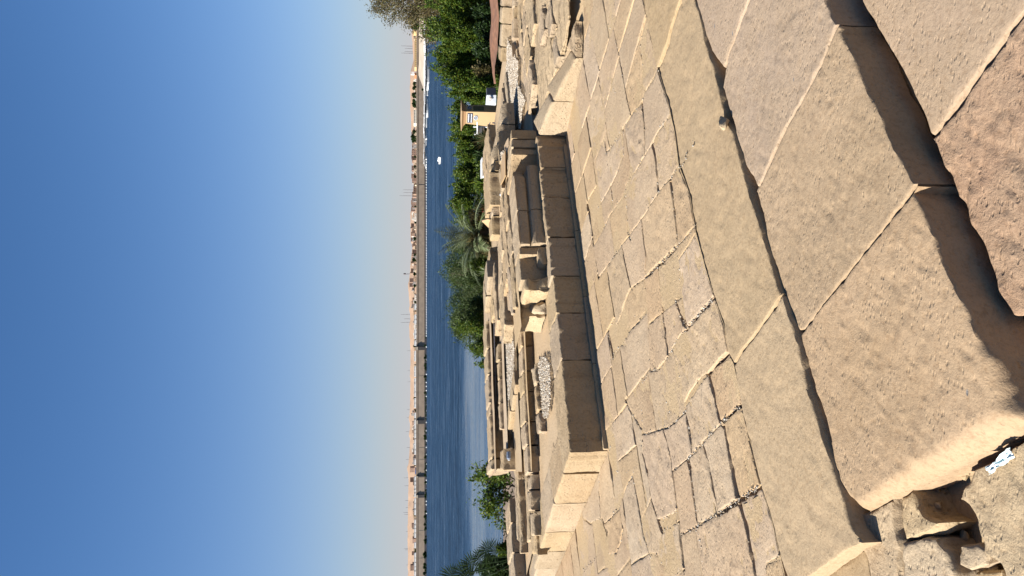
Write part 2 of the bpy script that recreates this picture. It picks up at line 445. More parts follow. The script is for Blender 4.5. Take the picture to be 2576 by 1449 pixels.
def cells(lines, bound, ext=0.03, amin=0.003):
    """polygons enclosed by a network of joint lines (world XY)"""
    V = []; E = []
    def addl(p, closed=False):
        n0 = len(V); V.extend(Vector((float(a), float(c))) for a, c in p)
        E.extend((n0 + i, n0 + i + 1) for i in range(len(p) - 1))
        if closed: E.append((n0 + len(p) - 1, n0))
    for l in lines:
        l = [np.array(q, float) for q in l]
        def e_(a, c):
            d = a - c; n = np.linalg.norm(d); return a + d / (n + 1e-9) * ext
        l = [e_(l[0], l[1])] + l + [e_(l[-1], l[-2])]
        addl(l)
    addl(bound, True)
    v, e, f, ov, oe, of = delaunay_2d_cdt(V, E, [], 0, 1e-5)
    cons = set()
    for i, ed in enumerate(e):
        if oe[i]: cons.add((min(ed), max(ed)))
    em = {}
    for fi, t in enumerate(f):
        for i in range(len(t)):
            a, c = t[i], t[(i + 1) % len(t)]; em.setdefault((min(a, c), max(a, c)), []).append(fi)
    reg = [-1] * len(f); nr = 0
    for s in range(len(f)):
        if reg[s] >= 0: continue
        st = [s]; reg[s] = nr
        while st:
            q = st.pop(); t = f[q]
            for i in range(len(t)):
                a, c = t[i], t[(i + 1) % len(t)]; k = (min(a, c), max(a, c))
                if k in cons: continue
                for g in em[k]:
                    if reg[g] < 0: reg[g] = nr; st.append(g)
        nr += 1
    out = []
    for r_ in range(nr):
        fl = [i for i in range(len(f)) if reg[i] == r_]
        c = np.mean([np.mean([(v[j].x, v[j].y) for j in f[i]], axis=0) for i in fl[:1]], axis=0)
        if not inpoly(np.array([c[0]]), np.array([c[1]]), bound)[0]: continue
        nxt = {}
        cnt = set()
        for i in fl:
            t = f[i]
            for j in range(len(t)): cnt.add((t[j], t[(j + 1) % len(t)]))
        for (a, b_) in cnt:
            if (b_, a) not in cnt: nxt.setdefault(a, []).append(b_)
        best = None
        while nxt:
            s = next(iter(nxt)); lp = [s]; cur = nxt[s].pop()
            if not nxt[s]: del nxt[s]
            while cur != s and cur in nxt:
                lp.append(cur); n_ = nxt[cur].pop()
                if not nxt[cur]: del nxt[cur]
                cur = n_
            pl = [(v[i].x, v[i].y) for i in lp]
            if len(pl) > 2 and (best is None or abs(area(pl)) > abs(area(best))): best = pl
        if best and abs(area(best)) > amin: out.append(best)
    return out

def split_big(cs, amax, dirs, ext=0.05):
    out = []
    st = list(cs)
    while st:
        c = st.pop(); a_ = abs(area(c))
        q = np.mean(resample(c, 0.1), axis=0)
        am = amax(q)
        if a_ < am or a_ < 0.02: out.append(c); continue
        R = resample(c, 0.1)
        w0 = np.ptp(R @ dirs[0]); w1 = np.ptp(R @ dirs[1])
        d = dirs[1] if w0 > w1 else dirs[0]; o_ = dirs[0] if w0 > w1 else dirs[1]
        q = q + o_ * rng.uniform(-0.12, 0.12) * max(w0, w1)
        th = rng.uniform(-0.10, 0.10); d = np.array([d[0] * math.cos(th) - d[1] * math.sin(th), d[0] * math.sin(th) + d[1] * math.cos(th)])
        ln = [tuple(q + d * k + o_ * rng.normal(0, 0.008)) for k in np.linspace(-4, 4, 17)]
        n = cells([ln], c, ext, 0.003)
        if len(n) < 2: out.append(c)
        else: st += n
    return out

# ------------------------------------------------------------------ near steps
ZB, ZC, ZG, ZP, ZT = 0.105, 0.125, 0.13, 0.42, 0.665
def lerp(a, b, t): return (a[0] + (b[0] - a[0]) * t, a[1] + (b[1] - a[1]) * t)

def ground_sheet(name, poly, z, mat, res=0.06, amp=0.01, label=None, parent=None, kind='structure', zf=None, seed=3, extra=None):
    p = [tuple(q) for q in poly]
    if area(p) < 0: p = p[::-1]
    b = resample(p, res)
    xs = np.arange(b[:, 0].min(), b[:, 0].max(), res); ys = np.arange(b[:, 1].min(), b[:, 1].max(), res)
    gx, gy = np.meshgrid(xs, ys); gx = gx.ravel(); gy = gy.ravel()
    ok = inpoly(gx, gy, b); gx, gy = gx[ok], gy[ok]
    if len(gx):
        ok = segdist(gx, gy, b) > res * 0.5; gx, gy = gx[ok], gy[ok]
    allp = np.concatenate([b, np.stack([gx, gy], 1)])
    if extra is not None: allp = np.concatenate([allp, extra[inpoly(extra[:, 0], extra[:, 1], b)]])
    nb = len(b)
    r = delaunay_2d_cdt([Vector((float(q[0]), float(q[1]))) for q in allp], [(i, (i + 1) % nb) for i in range(nb)], [list(range(nb))], 1, 1e-6)
    V = np.array([(q.x, q.y) for q in r[0]])
    Z = (zf(V[:, 0], V[:, 1]) if zf else z) + amp * fbm(V[:, 0] * 3, V[:, 1] * 3, seed, 5)
    me = mesh_np(name, np.column_stack([V, Z]), [tuple(t) for t in r[2]], True)
    o = link(name, me, mat, parent)
    if kind: o['kind'] = kind
    return o

near = ground_sheet('step_foundation', [(-3, 0.2), (3, 0.2), (3, 4.0), (1.9, 4.9), (-0.3, 3.7), (-1.4, 3.0), (-3, 3.0)], -0.09, M['sand'], 0.05, 0.03)
tag(near, 'sandy bed under the worn sandstone steps in the foreground')

# lower step level (z = 0)
a_line = L('c7', (1228 + 240, 65 - 310), (1228, 65), (1060, 300), (860, 570), (780, 680), (752, 712))
riserA = L('c7', (330, -200), (365, -40), (380, 20), (410, 80), (450, 140), (490, 200), (540, 290), (590, 370), (630, 450), (680, 570), (735, 700))
A1 = G(riserA, 0) + G(a_line[::-1], 0) + G(L('c7', (900, -500)), 0)
A1 = G(L('c7', (250, -330)), 0) + A1
stone(A1, -0.12, 0.0, 0.02, 0.010, 0.006, 0.012, 0.004, M['step'], 'step_stone', near, pit=0.002)
riserA2 = L('c7', (735, 722), (770, 780), (815, 880), (850, 980), (890, 1060), (940, 1160), (1000, 1280), (1050, 1390)) + L('c8', (1050, 110), (1100, 190), (1150, 200))
A2 = G(riserA2, 0) + G(L('c8', (1250, 170), (1500, 150)), 0) + [(0.9, 0.9), (1.5, 1.6)] + G(a_line[:-1], 0)
stone(A2, -0.14, 0.0, 0.011, 0.008, 0.008, 0.008, 0.006, M['red'], 'step_stone', near, pit=0.011,
      label='reddish pitted slab nearest the camera')
stone([(0.0, 1.45), (0.55, 1.0), (-0.2, 0.6), (-0.75, 1.0), (-0.6, 1.30)], -0.2, -0.08, 0.04, 0.02, 0.01, 0.012, 0.004, M['step'], 'step_stone', near)

# big slabs of the upper step (z = ZB)
JB0 = L('c4', (1170, -100), (1140, 0), (1080, 150), (1020, 330), (975, 440), (938, 562))
JB1 = L('c7', (262, 125), (235, 180), (180, 320), (100, 480), (0, 650)) + L('c4', (1300, 1330), (1240, 1465), (1190, 1560))[0:3]
JB2 = L('c7', (668, 957), (630, 1010), (490, 1190), (420, 1280), (290, 1449)) + L('c8', (170, 130), (75, 250), (55, 262))
edgeB = {1: L('c7', (100, -420), (150, -180), (195, 0), (235, 100), (258, 122)),
         2: L('c7', (268, 135), (272, 165), (330, 270), (375, 380), (415, 470), (470, 570), (510, 680), (545, 760), (600, 850), (640, 925), (663, 950)),
         3: L('c7', (645, 1000), (665, 1030), (700, 1090), (740, 1180), (780, 1270), (830, 1400)) + L('c8', (850, 90), (890, 180), (940, 290), (990, 370), (1020, 470), (1060, 560), (1110, 620), (1156, 670), (1200, 720))}
crack = L('c4', (640, -220), (680, -80), (705, 0), (742, 140), (790, 300), (835, 420), (890, 505), (930, 560))
crack2 = L('c4', (930, 570), (915, 640), (922, 720), (950, 800), (978, 900), (1003, 980), (1050, 1170), (1110, 1350), (1165, 1449)) + L('c5', (1075, 110), (1078, 220))
crack3 = L('c5', (1078, 225), (1105, 350), (1118, 470), (1170, 600), (1200, 720), (1240, 830), (1300, 980), (1345, 1095))
crack4 = L('c8', (58, 270), (80, 350), (110, 460), (140, 560), (185, 680), (212, 790), (232, 900), (262, 990), (295, 1070), (345, 1140))
def GB(p): return G(p, ZB)
B1 = GB(edgeB[1]) + GB(JB1[1:-1]) + GB(crack2[::-1][1:]) + GB(JB0[::-1][1:])
stone(GB(edgeB[1]) + GB(JB1[1:]) + GB(crack2[::-1][1:9]) + GB(JB0[::-1][1:]), -0.06, ZB, 0.010, 0.008, 0.006, 0.005, 0.004, M['step'], 'step_stone', near, pit=0.0045, wall_amp=0.004)
stone(GB(crack) + GB(JB0[::-1]), -0.06, ZB + 0.003, 0.02, 0.014, 0.006, 0.006, 0.003, M['step'], 'step_stone', near, pit=0.002)
stone(GB(JB1) + GB(crack3[0:8]) + GB(JB2[::-1][1:-1]) + GB(edgeB[2][::-1]), -0.06, ZB - 0.002, 0.010, 0.008, 0.006, 0.005, 0.004, M['step'], 'step_stone', near, pit=0.0055, wall_amp=0.005)
endB = L('c8', (400, 1160), (480, 1125), (600, 1052), (720, 990), (850, 930), (1000, 855), (1156, 775), (1300, 700))
stone(GB(JB2) + GB(crack4) + G(endB, 0.03) + GB(L('c8', (1260, 650))) + GB(edgeB[3][::-1]), -0.06, ZB, 0.010, 0.008, 0.006, 0.005, 0.004, M['step'], 'step_stone', near,
      pit=0.006, pitang=0.9, wall_amp=0.005, round_end=(-0.62, 2.2, -0.75, -0.66, 0.10))

# third row, a thin step up (z = ZC)
def GC(p): return G(p, ZC)
ceA = L('c4', (610, -260), (650, -110), (683, 0), (735, 150), (775, 330), (800, 430), (840, 520), (860, 620), (890, 720), (915, 840), (935, 900), (930, 985))
ceB = L('c4', (965, 1010), (990, 1040), (1030, 1170), (1060, 1280), (1100, 1449)) + L('c5', (1000, 130), (1040, 240), (1100, 440), (1140, 600), (1180, 730), (1222, 835))
ceC = L('c5', (1226, 842), (1260, 950), (1300, 1040), (1340, 1180), (1390, 1400)) + L('c8', (70, 400), (100, 540), (150, 680), (185, 800), (220, 910), (250, 1010), (275, 1100), (300, 1190), (340, 1260), (372, 1290))
Lc = [(2490, -160), (2520, -60), (2533, 0), (2545, 77), (2569, 179), (2588, 270), (2608, 338), (2627, 401), (2651, 502), (2670, 647), (2690, 700), (2717, 783), (2737, 910), (2775, 1053), (2809, 1169), (2847, 1280), (2864, 1390), (2886, 1434), (2899, 1500)]
Lc = [(x * S0, y * S0) for x, y in Lc] + L('K', (1165, 180), (1220, 420), (1265, 600), (1310, 780), (1390, 1040), (1445, 1290), (1500, 1449), (1560, 1640), (1620, 1800))
JC1 = L('c4', (640, -230), (575, 0), (500, 230), (460, 380), (392, 560))
JC2 = L('c4', (915, 1030), (860, 1160), (790, 1290), (730, 1430)) + L('c5', (640, 0), (572, 152))
JC3 = L('c5', (1222, 838), (1120, 1000), (1020, 1140), (940, 1240), (888, 1332))
cl = [GC(JC1), GC(JC2), GC(JC3)]
endC = L('c8', (372, 1292), (270, 1340), (120, 1449), (0, 1540))
bndC = GC(ceA) + GC(ceB) + GC(ceC) + GC(endC) + GC(Lc[::-1])
for c in cells(cl, bndC, 0.03, 0.02):
    stone(c, 0.0, ZC + random.uniform(-0.004, 0.004), 0.016, 0.008, 0.008, 0.007, 0.004, M['dusty'], 'step_stone', near, pit=0.005, pitang=0.95)
# broken stones to the left of the steps
g0 = 0.045
rub = [L('c8', (322, 1120), (400, 1140), (480, 1100), (535, 1068), (540, 1210), (560, 1290), (555, 1449), (560, 1600), (430, 1600), (400, 1380), (362, 1280)),
       L('c8', (540, 1068), (600, 1028), (628, 1100), (650, 1150), (740, 1190), (710, 1225), (670, 1252), (565, 1275), (545, 1200)),
       L('c8', (562, 1282), (668, 1258), (712, 1264), (768, 1330), (800, 1440), (790, 1600), (565, 1600)),
       L('c8', (795, 1300), (885, 1290), (940, 1320), (935, 1400), (860, 1425), (800, 1400)),
       L('c8', (812, 1075), (840, 1022), (900, 925), (1000, 885), (1100, 815), (1156, 785), (1300, 700), (1300, 1600), (1100, 1600), (1040, 1400), (990, 1365), (945, 1350), (935, 1280), (900, 1150), (870, 1110)),
       L('c8', (800, 1430), (930, 1420), (1010, 1600), (810, 1600))]
for i, p in enumerate(rub):
    stone(G(p, g0), -0.16, [0.06, 0.05, 0.04, 0.03, 0.045, -0.03][i], 0.013, 0.013, 0.022, 0.002, 0.003, M['rubble'], 'rubble_stone', near, tilt=0.01, pit=0.006, wall_amp=0.02, jscale=22)
stone(G(L('c8', (300, 1345), (365, 1300), (385, 1400), (440, 1640), (100, 1640), (160, 1440)), 0.06), -0.1, 0.05, 0.02, 0.015, 0.012, 0.006, 0.004, M['dusty'], 'step_stone', near)

def chunk(name, x, y, z, r, mat, parent=None, sq=(1, 1, 0.7), seed=0, sub=2, label=None, cat=None, rz=0, rough=0.35):
    import bmesh
    bm = bmesh.new(); bmesh.ops.create_icosphere(bm, subdivisions=sub, radius=1)
    V = np.array([v.co[:] for v in bm.verts])
    # cut flat facets so it reads as a broken stone
    rg = np.random.default_rng(seed)
    for k in range(9):
        n = rg.normal(size=3); n /= np.linalg.norm(n); d = V @ n; lim = rg.uniform(0.45, 0.85)
        V = V - np.outer(np.clip(d - lim, 0, None), n)
    V = V * (1 + rough * 0.3 * fbm(V[:, 0] * 3 + seed, V[:, 1] * 3 + V[:, 2] * 2, seed, 3)[:, None]) * np.array(sq) * r
    c, s = math.cos(rz), math.sin(rz); V = np.column_stack([V[:, 0] * c - V[:, 1] * s, V[:, 0] * s + V[:, 1] * c, V[:, 2]])
    F = [tuple(v.index for v in f.verts) for f in bm.faces]; bm.free()
    o = link(name, mesh_np(name, V, F, sub > 2), mat, parent, (x, y, z))
    if cat: tag(o, label, cat)
    elif label: o['label'] = label
    return o

# rubble at the bottom of the hole
for i, (px, py, r) in enumerate([(700, 1050, .03), (735, 1010, .035), (770, 985, .02), (660, 1080, .025), (690, 1120, .02), (760, 1100, .03), (840, 1190, .02),
                                 (780, 1180, .035), (720, 1260, .022), (850, 1250, .03), (870, 950, .03), (900, 940, .02), (960, 1410, .05), (1010, 1430, .04), (800, 1240, .02), (745, 1150, .018)]):
    q = at(*L('c8', (px, py))[0], -0.05)
    chunk('loose_stone', q[0], q[1], -0.06 + 0.012 * (i % 3), r * 0.72, M['rubble'], near, (1, .8, .6), i, 2, rz=i)

# pebble lying in the joint of the steps
q = at(*L('c4', (955, 1005))[0], ZC)
chunk('loose_rock', q[0], q[1], ZC + 0.015, 0.05, M['rubble'], None, (0.62, 1.1, 0.62), 31, 3, 'fist sized pale rock lying across the narrow gap between two step rows', 'rock', rz=-0.7)

# crumpled paper scrap
M['paper'] = plain('white_paper', (0.553, 0.663, 0.655), 0.6)
q0 = at(*L('c8', (985, 935))[0], 0.06); q1 = at(*L('c8', (1105, 845))[0], 0.06)
u = np.linspace(0, 1, 16); w = np.linspace(-1, 1, 8); U_, W_ = np.meshgrid(u, w)
dx = q1 - q0; ln = np.linalg.norm(dx[:2]); ax = dx[:2] / ln; pn = np.array([-ax[1], ax[0]])
wid = 0.009 + 0.008 * np.abs(U_ - 0.35)
Xp = q0[0] + ax[0] * U_ * ln + pn[0] * W_ * wid; Yp = q0[1] + ax[1] * U_ * ln + pn[1] * W_ * wid
Zp = 0.062 + 0.008 * np.abs(np.sin(W_ * 4 + U_ * 5)) * 0.5 + 0.012 * fbm(U_ * 6, W_ * 3, 5, 3)
vv = np.column_stack([Xp.ravel(), Yp.ravel(), Zp.ravel()]); ff = []
for j in range(7):
    for i in range(15): ff.append((j * 16 + i, j * 16 + i + 1, (j + 1) * 16 + i + 1, (j + 1) * 16 + i))
o = link('paper_scrap', mesh_np('paper_scrap', vv, ff), M['paper'])
sm = o.modifiers.new('thickness', 'SOLIDIFY'); sm.thickness = 0.0008
tag(o, 'crumpled white paper scrap stuck in a crevice beside the broken stones', 'litter')

# ------------------------------------------------------------------ sunken court paving
E1 = np.array([math.cos(math.radians(31)), math.sin(math.radians(31))]); E2 = np.array([-E1[1], E1[0]])
W0 = np.array([-1.28, 5.62])                 # front corner of the platform
def ew(s, t): q = W0 + E1 * s + E2 * t; return (float(q[0]), float(q[1]))
LDIR = np.array([-0.634, 0.773])             # the platform's left side
def lw(s, inn=0.0):
    q = np.array([-1.30, 5.66]) + LDIR * s + np.array([0.773, 0.634]) * inn; return (float(q[0]), float(q[1]))
farC = G(L('f', (2225, 530), (2256, 402), (2285, 286), (2297, 228), (2300, 150), (2296, 0), (2288, -160)), ZG)
leftbase = [lw(0), lw(1.0), lw(2.0), lw(3.0), lw(3.8)]
bndG = G(Lc[:-3], ZG) + G([(1990, 1449 + 90), (1700, 1600)], ZG) + [(-3.6, 6.6)] + leftbase[::-1] + [ew(0.8, 0.0), ew(1.6, 0.0), ew(2.4, 0.0), ew(3.15, 0.0)] + farC
S = [('c5', (340, -30), (337, 40), (345, 105)), ('c5', (600, -250), (520, -110), (435, 0), (345, 105), (235, 290), (150, 400), (60, 520), (-60, 690)),
     ('c5', (430, 20), (450, 160), (465, 280), (478, 430), (478, 495), (495, 640), (512, 850)), ('c5', (520, 870), (528, 950), (550, 1080)),
     ('c5', (610, 335), (530, 440), (475, 492), (380, 590), (270, 700), (248, 715)), ('c5', (230, 290), (240, 400), (260, 560), (258, 640), (250, 720), (262, 860), (275, 1040), (285, 1230), (288, 1375)),
     ('c5', (345, 650), (365, 850), (380, 965), (400, 1130), (415, 1250)), ('c5', (513, 850), (440, 910), (380, 960), (320, 1010), (275, 1048)),
     ('c5', (622, 385), (560, 480), (500, 570)), ('c5', (738, 855), (640, 970), (550, 1075), (480, 1160), (450, 1220), (380, 1330), (340, 1370), (288, 1375), (230, 1465)),
     ('c5', (475, 885), (500, 970), (545, 1070)), ('c5', (115, 100), (125, 260), (147, 405)), ('c5', (160, -20), (125, 100), (60, 190), (-10, 270)),
     ('c5', (250, 720), (150, 790), (120, 850), (90, 950), (60, 1030), (0, 1130)), ('c5', (270, 950), (210, 1030), (150, 1090), (90, 1180), (20, 1270)),
     ('c5', (842, 1245), (760, 1330), (715, 1385), (655, 1430), (580, 1520), (560, 1560)), ('c5', (450, 1220), (475, 1330), (509, 1449)),
     ('K', (915, -65), (935, 0), (975, 180), (1005, 300), (1040, 345), (1070, 520), (1100, 690), (1140, 880), (1195, 1080), (1235, 1300), (1290, 1600)),
     ('K', (878, 460), (915, 590), (945, 740), (985, 960), (1000, 1010), (1030, 1200), (1085, 1600)), ('K', (720, 0), (755, 230), (790, 450), (800, 525)),
     ('K', (775, 580), (805, 800), (835, 1050), (865, 1250), (915, 1600)), ('K', (580, 0), (625, 210), (638, 335)), ('K', (600, 385), (640, 520), (660, 680), (680, 900), (700, 1040), (710, 1180), (760, 1600)),
     ('K', (425, 280), (430, 400), (430, 540), (480, 720), (495, 860), (540, 1000), (575, 1135)), ('K', (1170, 165), (1020, 310), (870, 470), (780, 570), (665, 665)),
     ('K', (1315, 775), (1140, 890), (990, 985), (840, 1075), (712, 1150)), ('K', (755, 230), (640, 340), (540, 370), (435, 400)), ('K', (890, -15), (745, 195)),
     ('K', (688, 950), (650, 1000), (545, 1035)), ('K', (570, 1135), (640, 1075), (702, 1045)), ('K', (385, 640), (310, 800), (265, 950), (165, 1050)),
     ('K', (495, 870), (430, 1020), (340, 1240)), ('K', (470, 1280), (540, 1290), (590, 1370), (640, 1600)), ('K', (740, 1400), (640, 1470), (560, 1560)),
     ('K', (1455, 1310), (1345, 1360), (1350, 1600)), ('K', (155, 520), (190, 640), (235, 830)), ('K', (120, 880), (135, 1030), (170, 1130), (190, 1300), (230, 1600)),
     ('K', (262, 940), (290, 1100), (270, 1200), (240, 1280), (185, 1290)), ('K', (360, 710), (420, 1020), (440, 1140), (480, 1270), (560, 1600)), ('K', (0, 1400), (75, 1330), (130, 1230)),
     ('c4', (150, -40), (165, 40), (185, 130), (215, 250), (245, 370), (300, 450)), ('c4', (35, 290), (70, 440), (95, 580), (132, 770)), ('c4', (0, 650), (50, 770), (92, 710), (95, 860), (110, 1100), (112, 1290)),
     ('c4', (245, 370), (265, 500), (265, 700), (290, 745)), ('c4', (262, 830), (280, 1000), (282, 1170)), ('c4', (490, 945), (400, 1060), (340, 1180), (290, 1260), (210, 1400), (140, 1500)),
     ('c4', (393, 555), (360, 640), (290, 750), (260, 840), (190, 920), (120, 1030), (60, 1130), (-40, 1260)), ('c4', (245, 370), (220, 530), (150, 720), (132, 770)), ('c4', (295, 150), (260, 290), (240, 380)),
     ('c4', (345, 1170), (375, 1330), (390, 1460)), ('c4', (570, 1335), (500, 1449)), ('c4', (112, 1285), (60, 1449)), ('c4', (60, -50), (10, 60), (35, 290)), ('c4', (-20, 200), (35, 290)),
     ('e1', (930, 170), (990, 320)), ('e1', (1165, 170), (1195, 420)), ('e1', (950, 520), (980, 700), (1010, 830), (1050, 1100), (1060, 1140)), ('e1', (1215, 540), (1238, 700)), ('e1', (1350, 440), (1365, 680), (1380, 1000), (1400, 1050)),
     ('e1', (1080, 570), (1000, 700), (975, 770)), ('e1', (1340, 265), (1270, 460), (1220, 560), (1080, 800)), ('e1', (1080, 380), (1100, 560), (1130, 800), (1165, 945)), ('e1', (1170, 60), (1080, 300), (1065, 420)),
     ('e1', (1060, 1130), (1105, 1449)), ('e1', (1540, 290), (1400, 540), (1310, 700), (1200, 850), (1160, 950), (1060, 1130)),
     ('e2', (1080, 70), (1110, 250), (1155, 420)), ('e2', (1410, 530), (1465, 620)), ('e2', (1565, 535), (1480, 640), (1400, 740), (1300, 880), (1235, 980)), ('e2', (1190, 740), (1210, 850), (1235, 980), (1230, 1160)),
     ('e2', (1385, 290), (1300, 470), (1200, 720), (1190, 760)), ('e2', (1155, 420), (1240, 250), (1340, 60)),
     ('e2', (1565, 1120), (1480, 1230), (1400, 1340), (1280, 1470)), ('e3', (1175, 50), (1130, 240), (1070, 400)), ('e3', (1360, 0), (1360, 110), (1350, 400)), ('e3', (1200, -100), (1260, 40), (1355, 200)),
     ('e3', (1010, 500), (990, 700), (1010, 960)), ('e3', (1140, 560), (1300, 540)), ('e3', (860, 960), (940, 1300), (900, 1449)), ('e3', (1010, 960), (920, 1000), (860, 960)), ('e3', (960, 1300), (860, 1400))]
CELLS = cells([G(L(*s), ZG) for s in S], bndG, 0.09, 0.004)
CELLS = split_big(CELLS, lambda q: 0.28 if q[1] > 4.6 else 0.34, (E1, E2))
DS = [('K', (915, -65), (935, 0), (975, 180), (1005, 300)), ('K', (1040, 345), (1070, 520), (1100, 690), (1140, 880), (1195, 1080), (1235, 1300), (1290, 1600)), ('K', (878, 460), (915, 590), (945, 740), (985, 960), (1000, 1010), (1030, 1200), (1085, 1600)),
      ('K', (775, 580), (805, 800), (835, 1050), (865, 1250), (915, 1600)), ('K', (700, 1040), (710, 1180), (760, 1600)), ('K', (430, 540), (480, 720), (495, 860), (540, 1000), (575, 1135)), ('K', (1315, 775), (1140, 890), (990, 985)), ('K', (1170, 165), (1020, 310)),
      ('K', (120, 880), (135, 1030), (170, 1130)), ('K', (755, 230), (790, 450)), ('c5', (738, 855), (640, 970), (550, 1075)), ('c5', (478, 495), (400, 575), (270, 700)), ('c5', (430, 20), (450, 160), (465, 280), (478, 430)), ('c5', (475, 885), (500, 970), (545, 1070)),
      ('c5', (380, 965), (400, 1130), (415, 1250)), ('c5', (337, 40), (345, 105)), ('c5', (842, 1245), (760, 1330), (715, 1385)), ('c4', (262, 830), (280, 1000), (282, 1170)), ('c4', (345, 1170), (375, 1330), (390, 1460)), ('c4', (95, 860), (110, 1100), (112, 1290)),
      ('c4', (70, 440), (95, 580), (132, 770)), ('e1', (930, 170), (990, 320)), ('e1', (950, 520), (980, 700), (1010, 830), (1050, 1100)), ('e1', (1215, 540), (1238, 700)), ('e2', (1080, 70), (1110, 250), (1155, 420)), ('e2', (1190, 740), (1210, 850), (1235, 980)),
      ('e1', (1165, 170), (1195, 420)), ('c4', (160, -20), (185, 130)), ('K', (155, 520), (190, 640), (235, 830))]
DEEP.extend([G(L(*s), ZG) for s in DS])
dx_ = []
for l in DEEP:
    for i in range(len(l) - 1):
        p0 = np.array(l[i]); p1 = np.array(l[i + 1]); n_ = max(2, int(np.linalg.norm(p1 - p0) / 0.03)); dd_ = (p1 - p0) / np.linalg.norm(p1 - p0); nn2 = np.array([-dd_[1], dd_[0]])
        for k in range(n_):
            for o_ in (-.03, -.013, .013, .03): dx_.append(p0 + (p1 - p0) * k / n_ + nn2 * o_)
def zbed(x, y): return ZG - 0.0045 - 0.030 * (np.min([opendist(x, y, l) for l in DEEP], axis=0) < 0.02)
court = ground_sheet('court_ground', bndG, ZG - 0.0045, M['sand'], 0.05, 0.007, 'sand filled joints of the sunken stone court', zf=zbed, extra=np.array(dx_))
for c in CELLS:
    q = np.mean(c, axis=0); dist = math.hypot(q[0], q[1]); A_ = abs(area(c))
    res = min(0.045, max(0.016, 0.0045 * dist))
    per = sum(math.hypot(c[i][0] - c[i - 1][0], c[i][1] - c[i - 1][1]) for i in range(len(c)))
    if A_ / per < 0.012: continue
    # tool-dressed grey stones, smooth pinkish ones
    stone(c, ZG - 0.06, ZG + random.uniform(-0.0045, 0.0045), res, 0.005, 0.007 + 0.0006 * dist, 0.003 + 0.0004 * dist, 0.003 + 0.0003 * dist, M['court'], 'paving_slab', court,
          pit=random.choice([0.001, 0.006, 0.009]), tilt=0.004, pitang=random.uniform(0.3, 1.1), slits=random.choice([0, 0.006, 0.01]))

# small gravel in the joints
def pebbles(name, pts, rmin, rmax, mat, parent=None, label=None, kind='stuff'):
    """many little stones in one mesh: squashed octahedra with random turns"""
    pts = np.asarray(pts); n = len(pts)
    t = (1 + 5 ** .5) / 2
    base = np.array([(1, 0, 0), (-1, 0, 0), (0, 1, 0), (0, -1, 0), (0, 0, 1), (0, 0, -1)], float)
    fc = np.array([(0, 2, 4), (2, 1, 4), (1, 3, 4), (3, 0, 4), (2, 0, 5), (1, 2, 5), (3, 1, 5), (0, 3, 5)])
    r = rng.uniform(rmin, rmax, (n, 1, 1)) * rng.uniform(0.6, 1.2, (n, 1, 3))
    V = base[None] * r * rng.uniform(0.75, 1.25, (n, 6, 1))
    a = rng.uniform(0, 6.28, n); b_ = rng.uniform(-0.6, 0.6, n)
    c, s = np.cos(a), np.sin(a); cb, sb = np.cos(b_), np.sin(b_)
    x = V[:, :, 0]; y = V[:, :, 1] * cb[:, None] - V[:, :, 2] * sb[:, None]; z = V[:, :, 1] * sb[:, None] + V[:, :, 2] * cb[:, None]
    V = np.stack([x * c[:, None] - y * s[:, None], x * s[:, None] + y * c[:, None], z], 2) + pts[:, None, :]
    F = (fc[None] + 6 * np.arange(n)[:, None, None]).reshape(-1, 3)
    o = link(name, mesh_np(name, V.reshape(-1, 3), F), mat, parent)
    o['kind'] = kind
    if label: o['label'] = label
    return o

def gravel_mat(name='gravel', dk=1.0):
    m, nt, b = newmat(name); lk = nt.links.new; b.inputs['Roughness'].default_value = 0.8
    g = N(nt, 'ShaderNodeNewGeometry')
    r = ramp(nt, [(0.0, (0.16, 0.12, 0.085)), (0.25, (0.28, 0.22, 0.15)), (0.6, (0.38, 0.31, 0.23)), (1.0, (0.52, 0.49, 0.43))])
    for e_ in r.color_ramp.elements: e_.color = tuple(c * dk for c in e_.color[:3]) + (1,)
    lk(g.outputs['Random Per Island'], r.inputs[0]); lk(r.outputs[0], b.inputs['Base Color']); return m
M['gravel'] = gravel_mat(); M['grit'] = gravel_mat('joint_grit', 0.66)
gp = []
for s in S:
    l = G(L(*s), ZG)
    dens = random.choice([0.15, 0.3, 1.0])
    if s in (S[24], S[25], S[26], S[9], S[4]): dens = 2.0
    for i in range(len(l) - 1):
        a = np.array(l[i]); b_ = np.array(l[i + 1]); ln = np.linalg.norm(b_ - a)
        if a[1] > 6.2: continue
        for k in range(int(ln * 55 * dens)):
            q = a + (b_ - a) * random.random() + rng.normal(0, 0.007, 2); gp.append((q[0], q[1], ZG - 0.004 + random.uniform(-0.004, 0.004)))
pebbles('gravel', gp, 0.0025, 0.0085, M['grit'], None, 'small gravel caught in the joints of the court paving')
